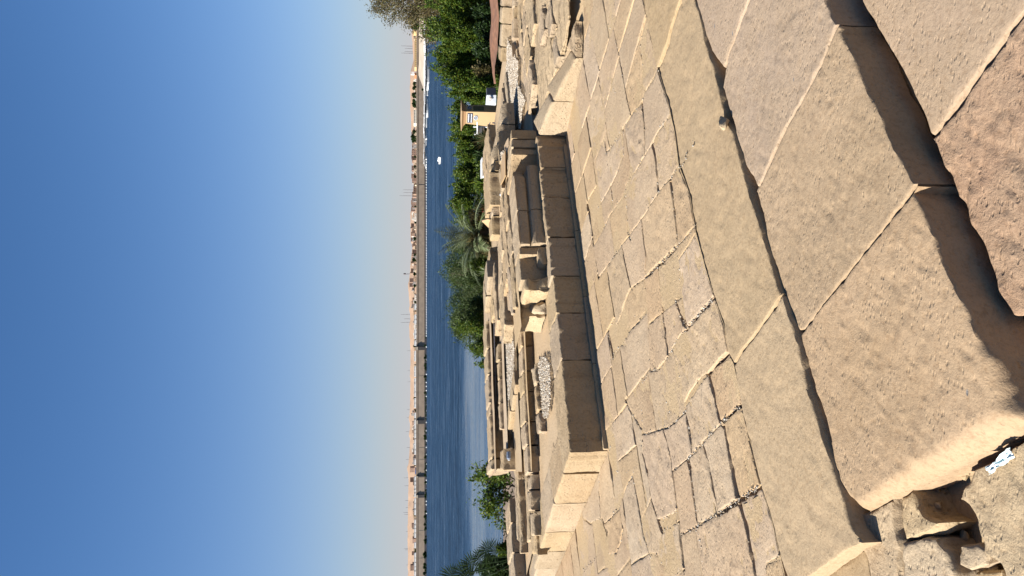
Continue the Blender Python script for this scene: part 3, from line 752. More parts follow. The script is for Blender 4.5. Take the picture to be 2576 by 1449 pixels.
# ------------------------------------------------------------------ low platform: front wall, left wall
plat = empty('low_stone_platform', (W0[0], W0[1], ZG))
tag(plat, 'knee high platform of large worn sandstone blocks with a sharp near corner', 'stone platform')
def pchild(o, par):
    if o is not None: o.parent = par; o.location = o.location - par.location
    return o
def xs(y): return (724.5 - y * S0)       # helper
def s_at(y, z=0.42, px=1400):            # picture row (full size) -> distance along the wall
    best = None
    for s in np.linspace(-0.05, 3.3, 400):
        q = ew(s, 0); v = np.array([q[0], q[1], z - CAMH]); dep = v @ FV; yy = (724.5 - v[0] / dep * FP) / S0
        if best is None or abs(yy - y) < best[0]: best = (abs(yy - y), s)
    return best[1]
js = [s_at(y) for y in (1790, 1417, 1231, 1086, 933, 778, 655)] + [3.30]
js[0] = 0.0
for i in range(len(js) - 1):
    a, b_ = js[i], js[i + 1]
    dep = 0.42 + random.uniform(-0.02, 0.02)
    fr = random.uniform(-0.004, 0.006)
    poly = [ew(a, fr), ew(b_, fr), ew(b_ + random.uniform(-.05, .05), dep), ew(a + (0.0 if i else 0.15), dep)]
    if i == 0: poly = [ew(a, 0), ew(b_, 0), ew(b_, dep), lw(0.36, 0.35), lw(0.36, 0.0)]
    pchild(stone(poly, ZG - 0.05, ZP + random.uniform(-0.004, 0.004), 0.02, 0.010, 0.014, 0.002, 0.014, M['wall'], 'wall_block', None, wall_amp=0.007, pit=0.006, jscale=13), plat)
# thin footing under the front wall
for a, b_ in ((0.02, 0.75), (0.75, 1.4), (1.4, 2.1), (2.1, 2.7), (2.7, 3.15)):
    pchild(stone([ew(a, -0.022), ew(b_, -0.022), ew(b_, 0.05), ew(a, 0.05)], ZG - 0.05, ZG + 0.035, 0.02, 0.01, 0.004, 0.005, 0.002, M['wall'], 'footing_block', None), plat)
lj = [0.36, 0.95, 1.62, 2.13, 2.62, 3.3, 3.9]
for i in range(len(lj) - 1):
    a, b_ = lj[i], lj[i + 1]; h = [0, -0.01, -0.02, -0.03, -0.06, -0.06][i]
    pchild(stone([lw(a), lw(b_), lw(b_, 0.40), lw(a, 0.40)], ZG - 0.05, ZP + h, 0.024, 0.02, 0.012, 0.007, 0.004, M['wall'], 'wall_block', None, wall_amp=0.007, pit=0.006, jscale=13, slits=0.006), plat)

# right side: lit return wall with a sloping top
SB = (0.42 - 0.17) / (7.2 - 6.4); SA = 0.42 - SB * 7.2
def slope(x, y): return np.clip(SA + SB * y, ZG + 0.005, ZP)
lt = [at(*L('f', q)[0], 0.0)[:2] for q in []]
topE = [at(*L('f', (x, y))[0], z)[:2] for x, y, z in ((2140, 549, .42), (2169, 460, .40), (2198, 397, .36), (2231, 315, .28), (2264, 228, .20))]
botE = G(L('f', (2228, 535), (2256, 402), (2285, 286), (2297, 228)), ZG)
for k, (p0, p1, z0_, z1_) in enumerate(((botE[0], botE[1], .42, .33), (botE[1], botE[3], .33, .19))):
    p0 = np.array(p0); p1 = np.array(p1); d = (p1 - p0) / np.linalg.norm(p1 - p0); nrm = np.array([-d[1], d[0]])
    if nrm[1] < 0: nrm = -nrm
    nn_ = np.array([0.62, 0.78]) 
    def zfun(x, y, p0=p0, p1=p1, d=d, z0_=z0_, z1_=z1_):
        t = ((x - p0[0]) * d[0] + (y - p0[1]) * d[1]) / np.linalg.norm(p1 - p0); return z0_ + (z1_ - z0_) * np.clip(t, -0.2, 1.1)
    pchild(stone([tuple(p0), tuple(p1), tuple(p1 + nn_ * 0.22), tuple(p0 + nn_ * 0.30)], ZG - 0.05, (z0_ + z1_) / 2, 0.022, 0.03, 0.012, 0.006, 0.004, M['wall'], 'wall_block', None,
          zf=zfun, wall_amp=0.006, pit=0.003), plat)
# worn slabs that step down on the right
SS = [('z1', (1090, -200), (1110, 0), (1150, 200), (1180, 540), (1220, 560), (1260, 800), (1330, 1100), (1370, 1300)), ('z1', (1240, -200), (1290, 0), (1345, 290), (1400, 480)), ('z1', (1440, -150), (1500, 150), (1560, 450), (1640, 780), (1700, 900)),
      ('z1', (1640, -200), (1690, 0), (1770, 340), (1790, 480), (1780, 570)), ('z1', (1380, 650), (1420, 850), (1460, 1000), (1500, 1090)), ('z1', (1000, 490), (1030, 700), (1060, 890)), ('z1', (870, 480), (850, 650), (880, 800), (900, 1050), (960, 1449)),
      ('z1', (1160, -60), (1120, 120), (1060, 330), (1030, 490)), ('z1', (1330, -160), (1250, 30), (1190, 280)), ('z1', (1385, 470), (1330, 700), (1250, 740)), ('z1', (1210, 555), (1130, 780), (1050, 920), (960, 1080)),
      ('z1', (1800, 340), (1700, 560), (1630, 780), (1550, 950), (1470, 1120)), ('z1', (1560, -100), (1500, 150)), ('z1', (1930, 0), (1860, 250), (1780, 350)), ('d6', (925, -60), (940, 80), (945, 150), (890, 170)),
      ('d6', (580, 800), (605, 980)), ('d6', (700, 290), (650, 420), (590, 570), (560, 700), (480, 900)), ('d6', (680, 600), (690, 740), (720, 900)), ('d6', (500, 940), (560, 1150), (560, 1330)), ('d6', (540, 1150), (640, 1140))]
def GS(p): return [tuple(at(x, y, SA, SB)[:2]) for x, y in p]
k_ = botE
bndS = [tuple(np.array(botE[0]) + np.array([0.62, 0.78]) * 0.30), tuple(np.array(botE[1]) + np.array([0.62, 0.78]) * 0.25), tuple(np.array(botE[3]) + np.array([0.62, 0.78]) * 0.22)] + \
       [tuple(botE[3])] + farC[4:] + [(3.6, 5.9), (3.9, 7.3), (2.4, 7.75), (1.75, 7.55)]
bed = ground_sheet('platform_fill', bndS, 0, M['sand'], 0.06, 0.01, zf=lambda x, y: np.clip(SA + SB * y, ZG - .03, ZP) - 0.075, kind=None)
pchild(bed, plat)
for c in cells([GS(L(*s)) for s in SS], bndS, 0.05, 0.004):
    q = np.mean(c, axis=0); z = float(slope(q[0], q[1]))
    pchild(stone(c, z - 0.09, z + random.uniform(-0.006, 0.008), 0.022, 0.010, 0.018, 0.009, 0.009, M['terrace'], 'paving_slab', None, pit=0.009, tilt=0.015, wall_amp=0.007, slits=0.014, pitang=0.5,
                 zf=lambda x, y, z=z: 0.6 * z + 0.4 * slope(x, y)), plat)

# ------------------------------------------------------------------ terrace behind: rows of slabs at slightly different heights
def zlev(s, t):
    """height of the terrace (s along the front wall, t away from it)"""
    q = ew(s, t); x = q[0]
    if x > 1.72: return ZP + 0.0
    if x > -0.28 and t > 0.62: return ZT
    if t < 1.45: return ZP
    if t < 2.2: return 0.485
    if t < 2.85: return 0.53
    if t < 3.45: return 0.59
    return 0.69
B1_ = np.array([math.cos(math.radians(20)), math.sin(math.radians(20))]); B2_ = np.array([-B1_[1], B1_[0]]); OB = np.array([-1.1, 0.0])
def bw(s, t): q = OB + B1_ * s + B2_ * t; return (float(q[0]), float(q[1]))
def zleft(x, y):
    t = (x + 1.1) * B2_[0] + y * B2_[1]
    if x < -0.253 * y: return 0.42 if t < 7.05 else 0.432 if t < 7.6 else 0.445 if t < 8.2 else 0.46
    if t < 6.55: return 0.42
    if t < 7.05: return 0.445
    if t < 8.2: return 0.50 + (t - 7.05) * 0.04
    if t < 8.62: return 0.60
    return 0.70
terr = empty('stone_terrace', (0, 8.0, 0.4)); tag(terr, 'grazing rows of broken sandstone slabs and kerbs stretching back to the garden edge', 'stone terrace')
# gravel beds (picture outlines)
GV = [(L('f', (1990, 130), (2022, 200), (2042, 245), (2040, 330), (2070, 395), (2058, 430), (2053, 510), (2022, 512), (2014, 420), (2005, 330), (1992, 285), (1997, 240)), ZP, 'pale gravel bed behind the end of the moulded wall'),
      (L('f', (1990, 1225), (2010, 1240), (2028, 1380), (2022, 1500), (2010, 1600), (1990, 1640), (1984, 1500), (1975, 1400)), 0.535, 'long strip of pale gravel in front of the farthest kerb'),
      (L('f', (2148, 1400), (2168, 1440), (2170, 1560), (2160, 1650), (2140, 1640), (2128, 1500), (2118, 1430)), ZP, 'gravel pocket in the platform top near its front corner'),
      (L('f', (1985, 590), (1990, 640), (1978, 650), (1974, 600)), ZT, 'small gravel patch beside the cream kerb')]
GW = []
for pl, z, lab in GV:
    w = G(pl, z); GW.append(w)
    x = np.array([q[0] for q in w]); y = np.array([q[1] for q in w])
    n = int(abs(area(w)) * 9000); n = min(n, 12000)
    px_ = rng.uniform(x.min(), x.max(), n * 3); py_ = rng.uniform(y.min(), y.max(), n * 3)
    ok = inpoly(px_ + 0.03 * fbm(px_ * 6, py_ * 6, 4), py_, w); px_, py_ = px_[ok][:n], py_[ok][:n]
    tag(pebbles('gravel_bed', np.column_stack([px_, py_, z + 0.004 + rng.uniform(-.004, .005, len(px_))]), 0.0045, 0.010, M['gravel']), lab)
def in_gravel(c):
    q = np.mean(c, axis=0)
    return any(inpoly(np.array([q[0]]), np.array([q[1]]), w)[0] for w in GW)
tgrid = [0.42]
while tgrid[-1] < 5.0: tgrid.append(tgrid[-1] + random.uniform(0.22, 0.5))
for a in (0.62, 1.45, 2.2, 2.85, 3.45):
    k = min(range(len(tgrid)), key=lambda i: abs(tgrid[i] - a)); tgrid[k] = a
tgrid = sorted(set(tgrid))
cnt = 0
slabdata = []
for i in range(len(tgrid) - 1):
    t0, t1 = tgrid[i], tgrid[i + 1]; s = -3.8 - random.random()
    while s < 5.6:
        w = random.uniform(0.35, 1.1); s1 = s + w
        sm_, tm = (s + s1) / 2, (t0 + t1) / 2; q = ew(sm_, tm)
        skip = False
        # keep left of the platform's left wall and the far drop free
        rel = (np.array(q) - np.array(lw(0))) @ np.array([0.773, 0.634])
        if rel < 0.45: skip = True
        if q[1] > 10.2 + 0.25 * q[0]: skip = True
        if q[1] > 9.9 + 0.18 * q[0] and q[0] < 1.0: skip = True
        if q[1] < 7.6 and q[0] > 1.75: skip = True
        if abs(q[0]) > 0.5 * q[1] + 0.6: skip = True
        if q[0] < -0.28: skip = True
        if 0.12 < q[0] < 0.78 and q[1] > 8.75: skip = True
        if not skip:
            j = [random.uniform(-.03, .03) for _ in range(8)]
            sk = random.uniform(-.08, .08)
            poly = [ew(s + j[0], t0 + j[1] * .6), ew(s1 + j[2], t0 + j[3] * .6), ew(s1 + j[4] + sk, t1 + j[5] * .6), ew(s + j[6] + sk, t1 + j[7] * .6)]
            z = zlev(sm_, tm)
            if q[0] > -0.28 and q[0] < 0.02 and tm > 0.62 and z == ZT: pass
            slabdata.append((poly, z, in_gravel(poly), q, tm))
        s = s1
tg = [5.75, 6.05, 6.3, 6.55, 6.8, 7.05, 7.3, 7.62, 7.9, 8.2, 8.4, 8.62, 8.9, 9.2, 9.5, 9.8]
for i in range(len(tg) - 1):
    s = -3.6 - random.random() * .5
    while s < 1.2:
        s1 = s + random.uniform(0.4, 1.2); t0, t1 = tg[i], tg[i + 1]; q = bw((s + s1) / 2, (t0 + t1) / 2)
        r0 = (np.array(q) - W0) @ E2; rel = (np.array(q) - np.array(lw(0))) @ np.array([0.773, 0.634])
        if r0 > 0.50 and rel > 0.44 and q[0] < -0.10 and abs(q[0]) < 0.5 * q[1] + 0.6 and not (q[0] < -0.253 * q[1] and t1 > 9.6):
            j = [random.uniform(-.025, .025) for _ in range(8)]
            if q[0] > -0.3 and q[1] > 6.75: s1 = min(s1, ((-0.26 + 1.1) / B1_[0]) + t0 * 0.36)
            poly = [bw(s + j[0], t0 + j[1] * .5), bw(s1 + j[2], t0 + j[3] * .5), bw(s1 + j[4], t1 + j[5] * .5), bw(s + j[6], t1 + j[7] * .5)]
            if s1 - s > 0.1: slabdata.append((poly, zleft(*q), in_gravel(poly), q, 0.0))
        s = s1
tt = [-1.8, -1.45, -1.1, -0.78, -0.45, -0.1, 0.2, 0.42]
for i in range(len(tt) - 1):
    s = 3.3
    while s < 7.0:
        s1 = s + random.uniform(.35, .9); q = ew((s + s1) / 2, (tt[i] + tt[i + 1]) / 2)
        if q[0] > 1.8 and q[1] > 7.45 and q[0] < .5 * q[1] + .6 and not inpoly(np.array([q[0]]), np.array([q[1]]), bndS)[0]:
            j = [random.uniform(-.03, .03) for _ in range(4)]
            poly = [ew(s + j[0], tt[i]), ew(s1 + j[1], tt[i]), ew(s1 + j[2], tt[i + 1]), ew(s + j[3], tt[i + 1])]
            slabdata.append((poly, ZP, in_gravel(poly), q, 1.0))
        s = s1
for poly, z, gv, q, tm in slabdata:
    if gv: continue
    dz = random.choice([0, 0, 0.006, -0.006, 0.012, 0.018, 0.03 if random.random() < 0.4 else 0]) if z != ZP or tm > 0.9 else random.uniform(-.005, .005)
    if q[0] > 1.7: dz *= 0.4
    zz = z + dz
    pchild(stone(poly, zz - 0.10, zz, 0.024, 0.012, 0.024, 0.010, 0.012, M['terrace'], 'paving_slab', None, pit=0.009, tilt=0.010, wall_amp=0.008, slits=0.018, pitang=0.42), terr)
    cnt += 1
# fill under the slabs
def band(s0, s1, t0, t1, z, k):
    pchild(ground_sheet('terrace_fill', [ew(s0, t0), ew(s1, t0), ew(s1, t1), ew(s0, t1)], z - 0.035, M['sand'], 0.12, 0.012, kind=None, seed=k), terr)
pchild(ground_sheet('terrace_fill', [ew(0.35, 0.3), ew(6.5, 0.3), ew(6.5, 5.0), ew(3.6, 4.2), (-0.9, 9.3), (-2.9, 9.2), (-3.4, 8.4)], ZP - 0.035, M['sand'], 0.12, 0.012, kind=None, seed=1), terr)
pchild(ground_sheet('terrace_fill', [lw(0.7, 0.25), ew(0.4, 0.9), ew(0.4, 4.2), (-4.9, 9.0), lw(4.6, 0.3)], 0.385, M['sand'], 0.12, 0.010, kind=None, seed=2), terr)
for k, (t0, t1, z) in enumerate(((7.07, 7.62, .505), (7.62, 8.22, .53), (8.22, 8.64, .60), (8.64, 9.6, .70))):
    p_ = [bw(s_, t_) for s_, t_ in ((0, t0), (0, t1))]
    def edge(t_): # left end of the raised part
        for s_ in np.linspace(2, -4, 600):
            q = bw(s_, t_)
            if q[0] < -0.25 * q[1]: return q
    def redge(t_):
        for s_ in np.linspace(-2, 6, 800):
            q = bw(s_, t_)
            if q[0] > -0.26: return q
    pchild(ground_sheet('terrace_fill', [edge(t0), redge(t0), redge(t1), edge(t1)], z - 0.03, M['sand'], 0.12, 0.010, kind=None, seed=5 + k), terr)
pchild(ground_sheet('terrace_fill', [(-0.24, 7.0), (1.62, 7.9), (1.62, 9.3), (0.8, 9.0), (0.1, 8.9), (-0.24, 9.2)], ZT - 0.035, M['sand'], 0.12, 0.012, kind=None, seed=12), terr)

def face_line(p0, p1):
    p0 = np.array(p0[:2]); p1 = np.array(p1[:2]); d = (p1 - p0) / np.linalg.norm(p1 - p0); n = np.array([-d[1], d[0]])
    if n[1] < 0: n = -n
    return p0, p1, d, n
def kerb_row(name, label, cat, p0, p1, z0, h, depth, joints, mat='wall', jit=0.006, wa=0.008, part='stone_block', res=0.026, hj=0.01, hs=None, er=0.016):
    """blocks in a row, their front feet on the line p0-p1"""
    p0, p1, d, n = face_line(p0, p1); ln = np.linalg.norm(p1 - p0)
    t = empty(name, (float(p0[0]), float(p0[1]), z0)); tag(t, label, cat)
    jj = [0] + list(joints) + [1]
    for k, (a, b_) in enumerate(zip(jj[:-1], jj[1:])):
        if hs: h = hs[k]
        A_ = p0 + d * ln * a; B_ = p0 + d * ln * b_; dd = depth * random.uniform(0.85, 1.1)
        pchild(stone([tuple(A_), tuple(B_), tuple(B_ + n * dd), tuple(A_ + n * dd)], z0 - 0.12, z0 + h + random.uniform(-hj, hj), res, er, 0.015, 0.008, jit, M[mat], part, None, wall_amp=wa, pit=0.008, slits=0.010, pitang=0.4, jscale=12), t)
    return t
def P(tag_, x, y, z): return at(*L(tag_, (x, y))[0], z)

kerb_row('stone_kerb', 'long cream kerb of dressed blocks between gravel and garden at the right edge', 'stone kerb', P('f', 2010, -60, ZP), P('f', 1996, 245, ZP), ZP - 0.01, 0.105, 0.25, (0.28, 0.5, 0.8))
kerb_row('stone_kerb', 'low second kerb in front of the long cream kerb at the right edge', 'stone kerb', P('f', 2036, -60, ZP), P('f', 2034, 150, ZP), ZP - 0.01, 0.05, 0.14, (0.4, 0.62))
kerb_row('stone_kerb', 'pitted cream kerb behind the moulded wall, its top worn round', 'stone kerb', P('f', 1962, 400, .665), P('f', 1974, 672, .665), 0.60, 0.10, 0.6, (0.33, 0.62, 0.86), hs=[0.04, 0.10, 0.16, 0.19], er=0.075, hj=0.004)
kerb_row('stone_kerb', 'dark fronted kerb block with a tan sheet leaning at its foot', 'stone kerb', P('f', 1974, 676, .665), P('f', 1976, 812, .665), 0.62, 0.175, 0.5, (0.97,))
kerb_row('stone_kerb', 'short pale kerb block beside the tan triangular board', 'stone kerb', P('f', 1972, 815, .665), P('f', 1974, 925, .665), 0.62, 0.14, 0.4, (0.3,))
kerb_row('stone_kerb', 'thin slab edge casting a dark line beside the gravel bed', 'stone kerb', P('f', 2004, 527, .47), P('f', 1974, 342, .47), ZP - 0.01, 0.065, 0.3, (0.35, 0.7))
kerb_row('stone_kerb', 'second thin slab edge just in front of the first by the gravel bed', 'stone kerb', P('f', 2026, 508, ZP), P('f', 2002, 280, ZP), ZP - 0.01, 0.05, 0.18, (0.4,))
kerb_row('stone_kerb', 'long dark fronted step across the platform top left of centre', 'stone kerb', P('f', 2100, 1860, .45), P('f', 2070, 1300, .45), 0.44, 0.065, 0.35, (0.18, 0.34, 0.55, 0.7, 0.88), 'terrace', hj=0.006)
kerb_row('stone_kerb', 'left end of the long step, broken low blocks', 'stone kerb', P('f', 2118, 2110, .44), P('f', 2101, 1868, .45), 0.42, 0.07, 0.25, (0.4, 0.75), 'terrace', 0.01)
kerb_row('stone_kerb', 'short ragged step in front of the gravel pocket on the platform top', 'stone kerb', P('f', 2141, 1700, .42), P('f', 2121, 1425, .42), 0.41, 0.045, 0.2, (0.3, 0.7), 'terrace', 0.015)
kerb_row('stone_kerb', 'low dark kerb behind the long gravel strip', 'stone kerb', P('f', 1989, 1690, .56), P('f', 1977, 1352, .56), 0.54, 0.075, 0.3, (0.3, 0.58, 0.8), 'terrace')
kerb_row('stone_kerb', 'farthest and highest kerb at the left, dark front under a pale top', 'stone kerb', P('f', 1970, 1850, .60), P('f', 1947, 1262, .60), 0.58, 0.13, 0.5, (0.07, 0.36, 0.43, 0.62, 0.8), 'wall', 0.012, 0.012)
kerb_row('stone_kerb', 'left end blocks of the farthest kerb with a dark recess', 'stone kerb', P('f', 2009, 1852, .56), P('f', 2006, 1765, .56), 0.55, 0.085, 0.25, (), 'terrace')
kerb_row('stone_kerb', 'farthest kerb right of centre below the feathery tree', 'stone kerb', P('f', 1944, 1240, .62), P('f', 1942, 1090, .665), 0.62, 0.12, 0.4, (0.5,), 'wall', 0.012)
kerb_row('stone_kerb', 'pale diagonal kerb crossing the terrace in full sun', 'stone kerb', P('f', 2000, 1766, .53), P('f', 2045, 1515, .50), 0.47, 0.085, 0.2, (0.3, 0.6, 0.85), 'wall')
kerb_row('stone_kerb', 'low terrace edge above the water at the far left', 'stone kerb', P('f', 2036, 2300, .50), P('f', 2012, 1960, .50), 0.45, 0.07, 0.6, (0.35, 0.7), 'terrace')
kerb_row('stone_kerb', 'short dark step between slabs right of the gravel strip', 'stone kerb', P('f', 2010, 1225, .60), P('f', 2010, 1080, .62), 0.58, 0.06, 0.3, (0.5,), 'terrace')
kerb_row('stone_kerb', 'small square block row standing dark in front of the gravel strip', 'stone kerb', P('f', 1992, 1235, .61), P('f', 1982, 1150, .63), 0.60, 0.07, 0.2, (0.45,), 'terrace')

# ------------------------------------------------------------------ moulded wall on the platform
T0 = np.array([0.08, 6.62]); T1 = np.array([1.60, 7.46]); TD = (T1 - T0) / np.linalg.norm(T1 - T0); TN = np.array([-TD[1], TD[0]])
TL = float(np.linalg.norm(T1 - T0))
def sT(y, off=0.0):
    best = None
    for s in np.linspace(-0.5, TL + .2, 500):
        q = T0 + TD * s + TN * off; v = np.array([q[0], q[1], 0.54 - CAMH]); dep = v @ FV; yy = (724.5 - v[0] / dep * FP) / S0
        if best is None or abs(yy - y) < best[0]: best = (abs(yy - y), s)
    return best[1]
mw = empty('moulded_wall', (float(T0[0]), float(T0[1]), ZP)); tag(mw, 'dark fronted course with a rounded moulding, broken open at its left end', 'ruined wall')
def tw(s, o): q = T0 + TD * s + TN * o; return (float(q[0]), float(q[1]))
PROF = [(0.0, 1.0), (0.004, 0.93), (0.0, 0.80), (0.002, 0.64), (0.006, 0.585), (0.034, 0.57), (0.040, 0.52), (0.012, 0.49), (-0.008, 0.45), (-0.020, 0.36), (-0.024, 0.24), (-0.022, 0.12), (-0.014, 0.0), (-0.014, -0.1)]
def moulded(s0, s1, off=0.0, chip=None, depth=0.4, ztop=ZT, upper=None):
    SEED[0] += 1; sd = SEED[0]
    n = max(3, int((s1 - s0) / 0.02)); ss = np.linspace(s0 + 0.004, s1 - 0.004, n); H_ = ztop - ZP
    pr = []
    for a, b_ in zip(PROF[:-1], PROF[1:]):
        for k in range(3): pr.append((a[0] + (b_[0] - a[0]) * k / 3, a[1] + (b_[1] - a[1]) * k / 3))
    pr.append(PROF[-1]); pr = [(depth, 1.0), (depth * .6, 1.0), (depth * .3, 1.0), (0.05, 1.005), (0.02, 1.0)] + pr
    V = []; F = []; m = len(pr)
    for i, s in enumerate(ss):
        e = min(i, n - 1 - i); er_ = 0.006 * max(0, 1 - e / 1.5)
        for j, (o, zf_) in enumerate(pr):
            z = ZP + H_ * zf_; nz = float(fbm(np.array([s * 9 + j * 0.13]), np.array([z * 14.0]), sd, 4)[0])
            oo = o + off + 0.006 * nz + er_
            if zf_ > 0.97: z += 0.010 * nz - er_
            if zf_ > 0.9 and o < 0.03: z -= 0.012 * max(0, nz * 2); oo += 0.008 * abs(nz)
            if chip and zf_ > chip[2]:
                c = max(0.0, 1 - abs(s - chip[0]) / chip[1]); oo += 0.10 * c ** 0.5 if o < 0.06 else 0.0
            q = tw(s, oo); V.append((q[0], q[1], z))
    for i in range(n - 1):
        for j in range(m - 1): F.append((i * m + j, i * m + j + 1, (i + 1) * m + j + 1, (i + 1) * m + j))
    for i in (0, n - 1):
        c = len(V); q = tw(ss[i], depth); V.append((q[0], q[1], ZP - 0.02)); idx = [i * m + j for j in range(m)] + [c]
        F.append(tuple(idx if i else idx[::-1]))
    V = np.array(V); loc = np.array([*tw((s0 + s1) / 2, 0), ZP])
    o = link('moulded_block', mesh_np('moulded_block', V - loc, F), M['wall'], None, tuple(loc)); pchild(o, mw)
    return o
def tblock(s0, s1, o0, z1, depth=0.35, front=None, z0=ZP - .02, name='wall_block', mat='wall', wa=0.006, er=0.012, jit=0.004, zf=None):
    pl = front + [tw(s1, depth), tw(s0, depth)] if front else [tw(s0, o0), tw(s1, o0), tw(s1, depth), tw(s0, depth)]
    return pchild(stone(pl, z0, z1, 0.025, er, 0.012, 0.004, jit, M[mat], name, None, wall_amp=wa, pit=0.004, zf=zf), mw)
ya = sT(512); yb = sT(545); yc = sT(577); yd = sT(582); ye = sT(603); yf = sT(652); yg = sT(827); yh = sT(965, .02); yi = sT(1100, .12); 
tblock(yb, ya, 0.0, ZT - 0.004, 0.45)
tblock(yc, yb - 0.002, 0.012, ZT, 0.42)
tblock(ye - 0.004, yd, 0, ZT, 0.4, front=[tw(ye, 0.015), tw(yd, 0.015)])
tblock(yd, yc, 0.09, ZT - 0.003, 0.4)
tblock(yf, ye, 0, ZT + 0.002, 0.5, front=[tw(yf - 0.03, 0.20), tw(ye - 0.055, 0.10), tw(ye - 0.004, 0.015)])
moulded(yg, yf, 0.0, (yf - 0.03, 0.09, 0.45))
moulded(yh, yg, 0.002)
tblock(yi, yh, 0.13, ZT - 0.01, 0.45)
tblock(sT(1035), yh - 0.01, 0.02, ZP + 0.075, 0.2, z0=ZP - .02, wa=0.012, er=0.03, jit=0.012)
tblock(sT(990), yh - 0.003, 0.055, ZT - 0.004, 0.2, wa=0.01)
tblock(sT(1150, .08), yi, 0.05, ZT - 0.03, 0.45, name='broken_block', mat='rubble', wa=0.03, er=0.04, jit=0.02)
q = P('f', 2128, 1078, ZP); pchild(chunk('fallen_block', q[0], q[1], ZP + 0.035, 0.085, M['rubble'], None, (1, .8, .6), 77, 3, rz=0.9), mw)
# left of the gap: a lone broken block and the back of the cavity
tblock(sT(1215, .25), sT(1130, .25), 0.42, ZT - 0.03, 0.75, name='broken_block', mat='rubble', wa=0.02, er=0.03, jit=0.015)
lb = [at(*L('f', (x, y))[0], ZP)[:2] for x, y in ((2152, 1240), (2150, 1192), (2118, 1185), (2092, 1196), (2078, 1215), (2110, 1238))]
o = stone([tuple(a) for a in lb], ZP - 0.04, ZT - 0.08, 0.02, 0.04, 0.03, 0.004, 0.012, M['rubble'], 'broken_block', None, wall_amp=0.025, pit=0.005,
          zf=lambda x, y: ZP + 0.05 + 0.35 * np.clip(y - min(a[1] for a in lb), 0, 0.4))
pchild(o, mw)
# fill below the upper level so nothing is hollow between the courses
pchild(ground_sheet('wall_core', [tw(-0.3, 0.36), tw(TL - 0.05, 0.36), tw(TL - .05, 0.9), tw(-0.3, 0.9)], ZT - 0.02, M['sand'], 0.05, 0.015, kind=None), mw)
# ------------------------------------------------------------------ land, river, far bank
WZ = -6.5
M['earth'] = plain('dry_earth', (0.156, 0.109, 0.070), 0.95, 0.25, 3)
M['redsoil'] = plain('red_soil', (0.172, 0.078, 0.039), 0.95, 0.35, 12)
def grid_land(name, xs_, ys_, zf, mat, label):
    X, Y = np.meshgrid(xs_, ys_); Z = zf(X, Y); nx = len(xs_); ny = len(ys_)
    i = np.arange(ny - 1)[:, None] * nx + np.arange(nx - 1)[None]; F = np.stack([i, i + 1, i + nx + 1, i + nx], -1).reshape(-1, 4)
    o = link(name, mesh_np(name, np.column_stack([X.ravel(), Y.ravel(), Z.ravel()]), F, 2), mat); tag(o, label, None, None, 'structure'); return o
def zland(X, Y):
    z = np.full_like(X, -0.32) + 0.04 * fbm(X * .7, Y * .7, 5)
    z = z - np.clip(Y - 19, 0, 40) * 0.33 - np.clip(Y - 12, 0, 7) * 0.03
    return z
grid_land('garden_ground', np.linspace(-60, 60, 70), np.concatenate([np.linspace(-80, 0, 12), np.linspace(1.5, 45, 50)]), zland, M['earth'], 'dry sandy island ground dropping to the river')

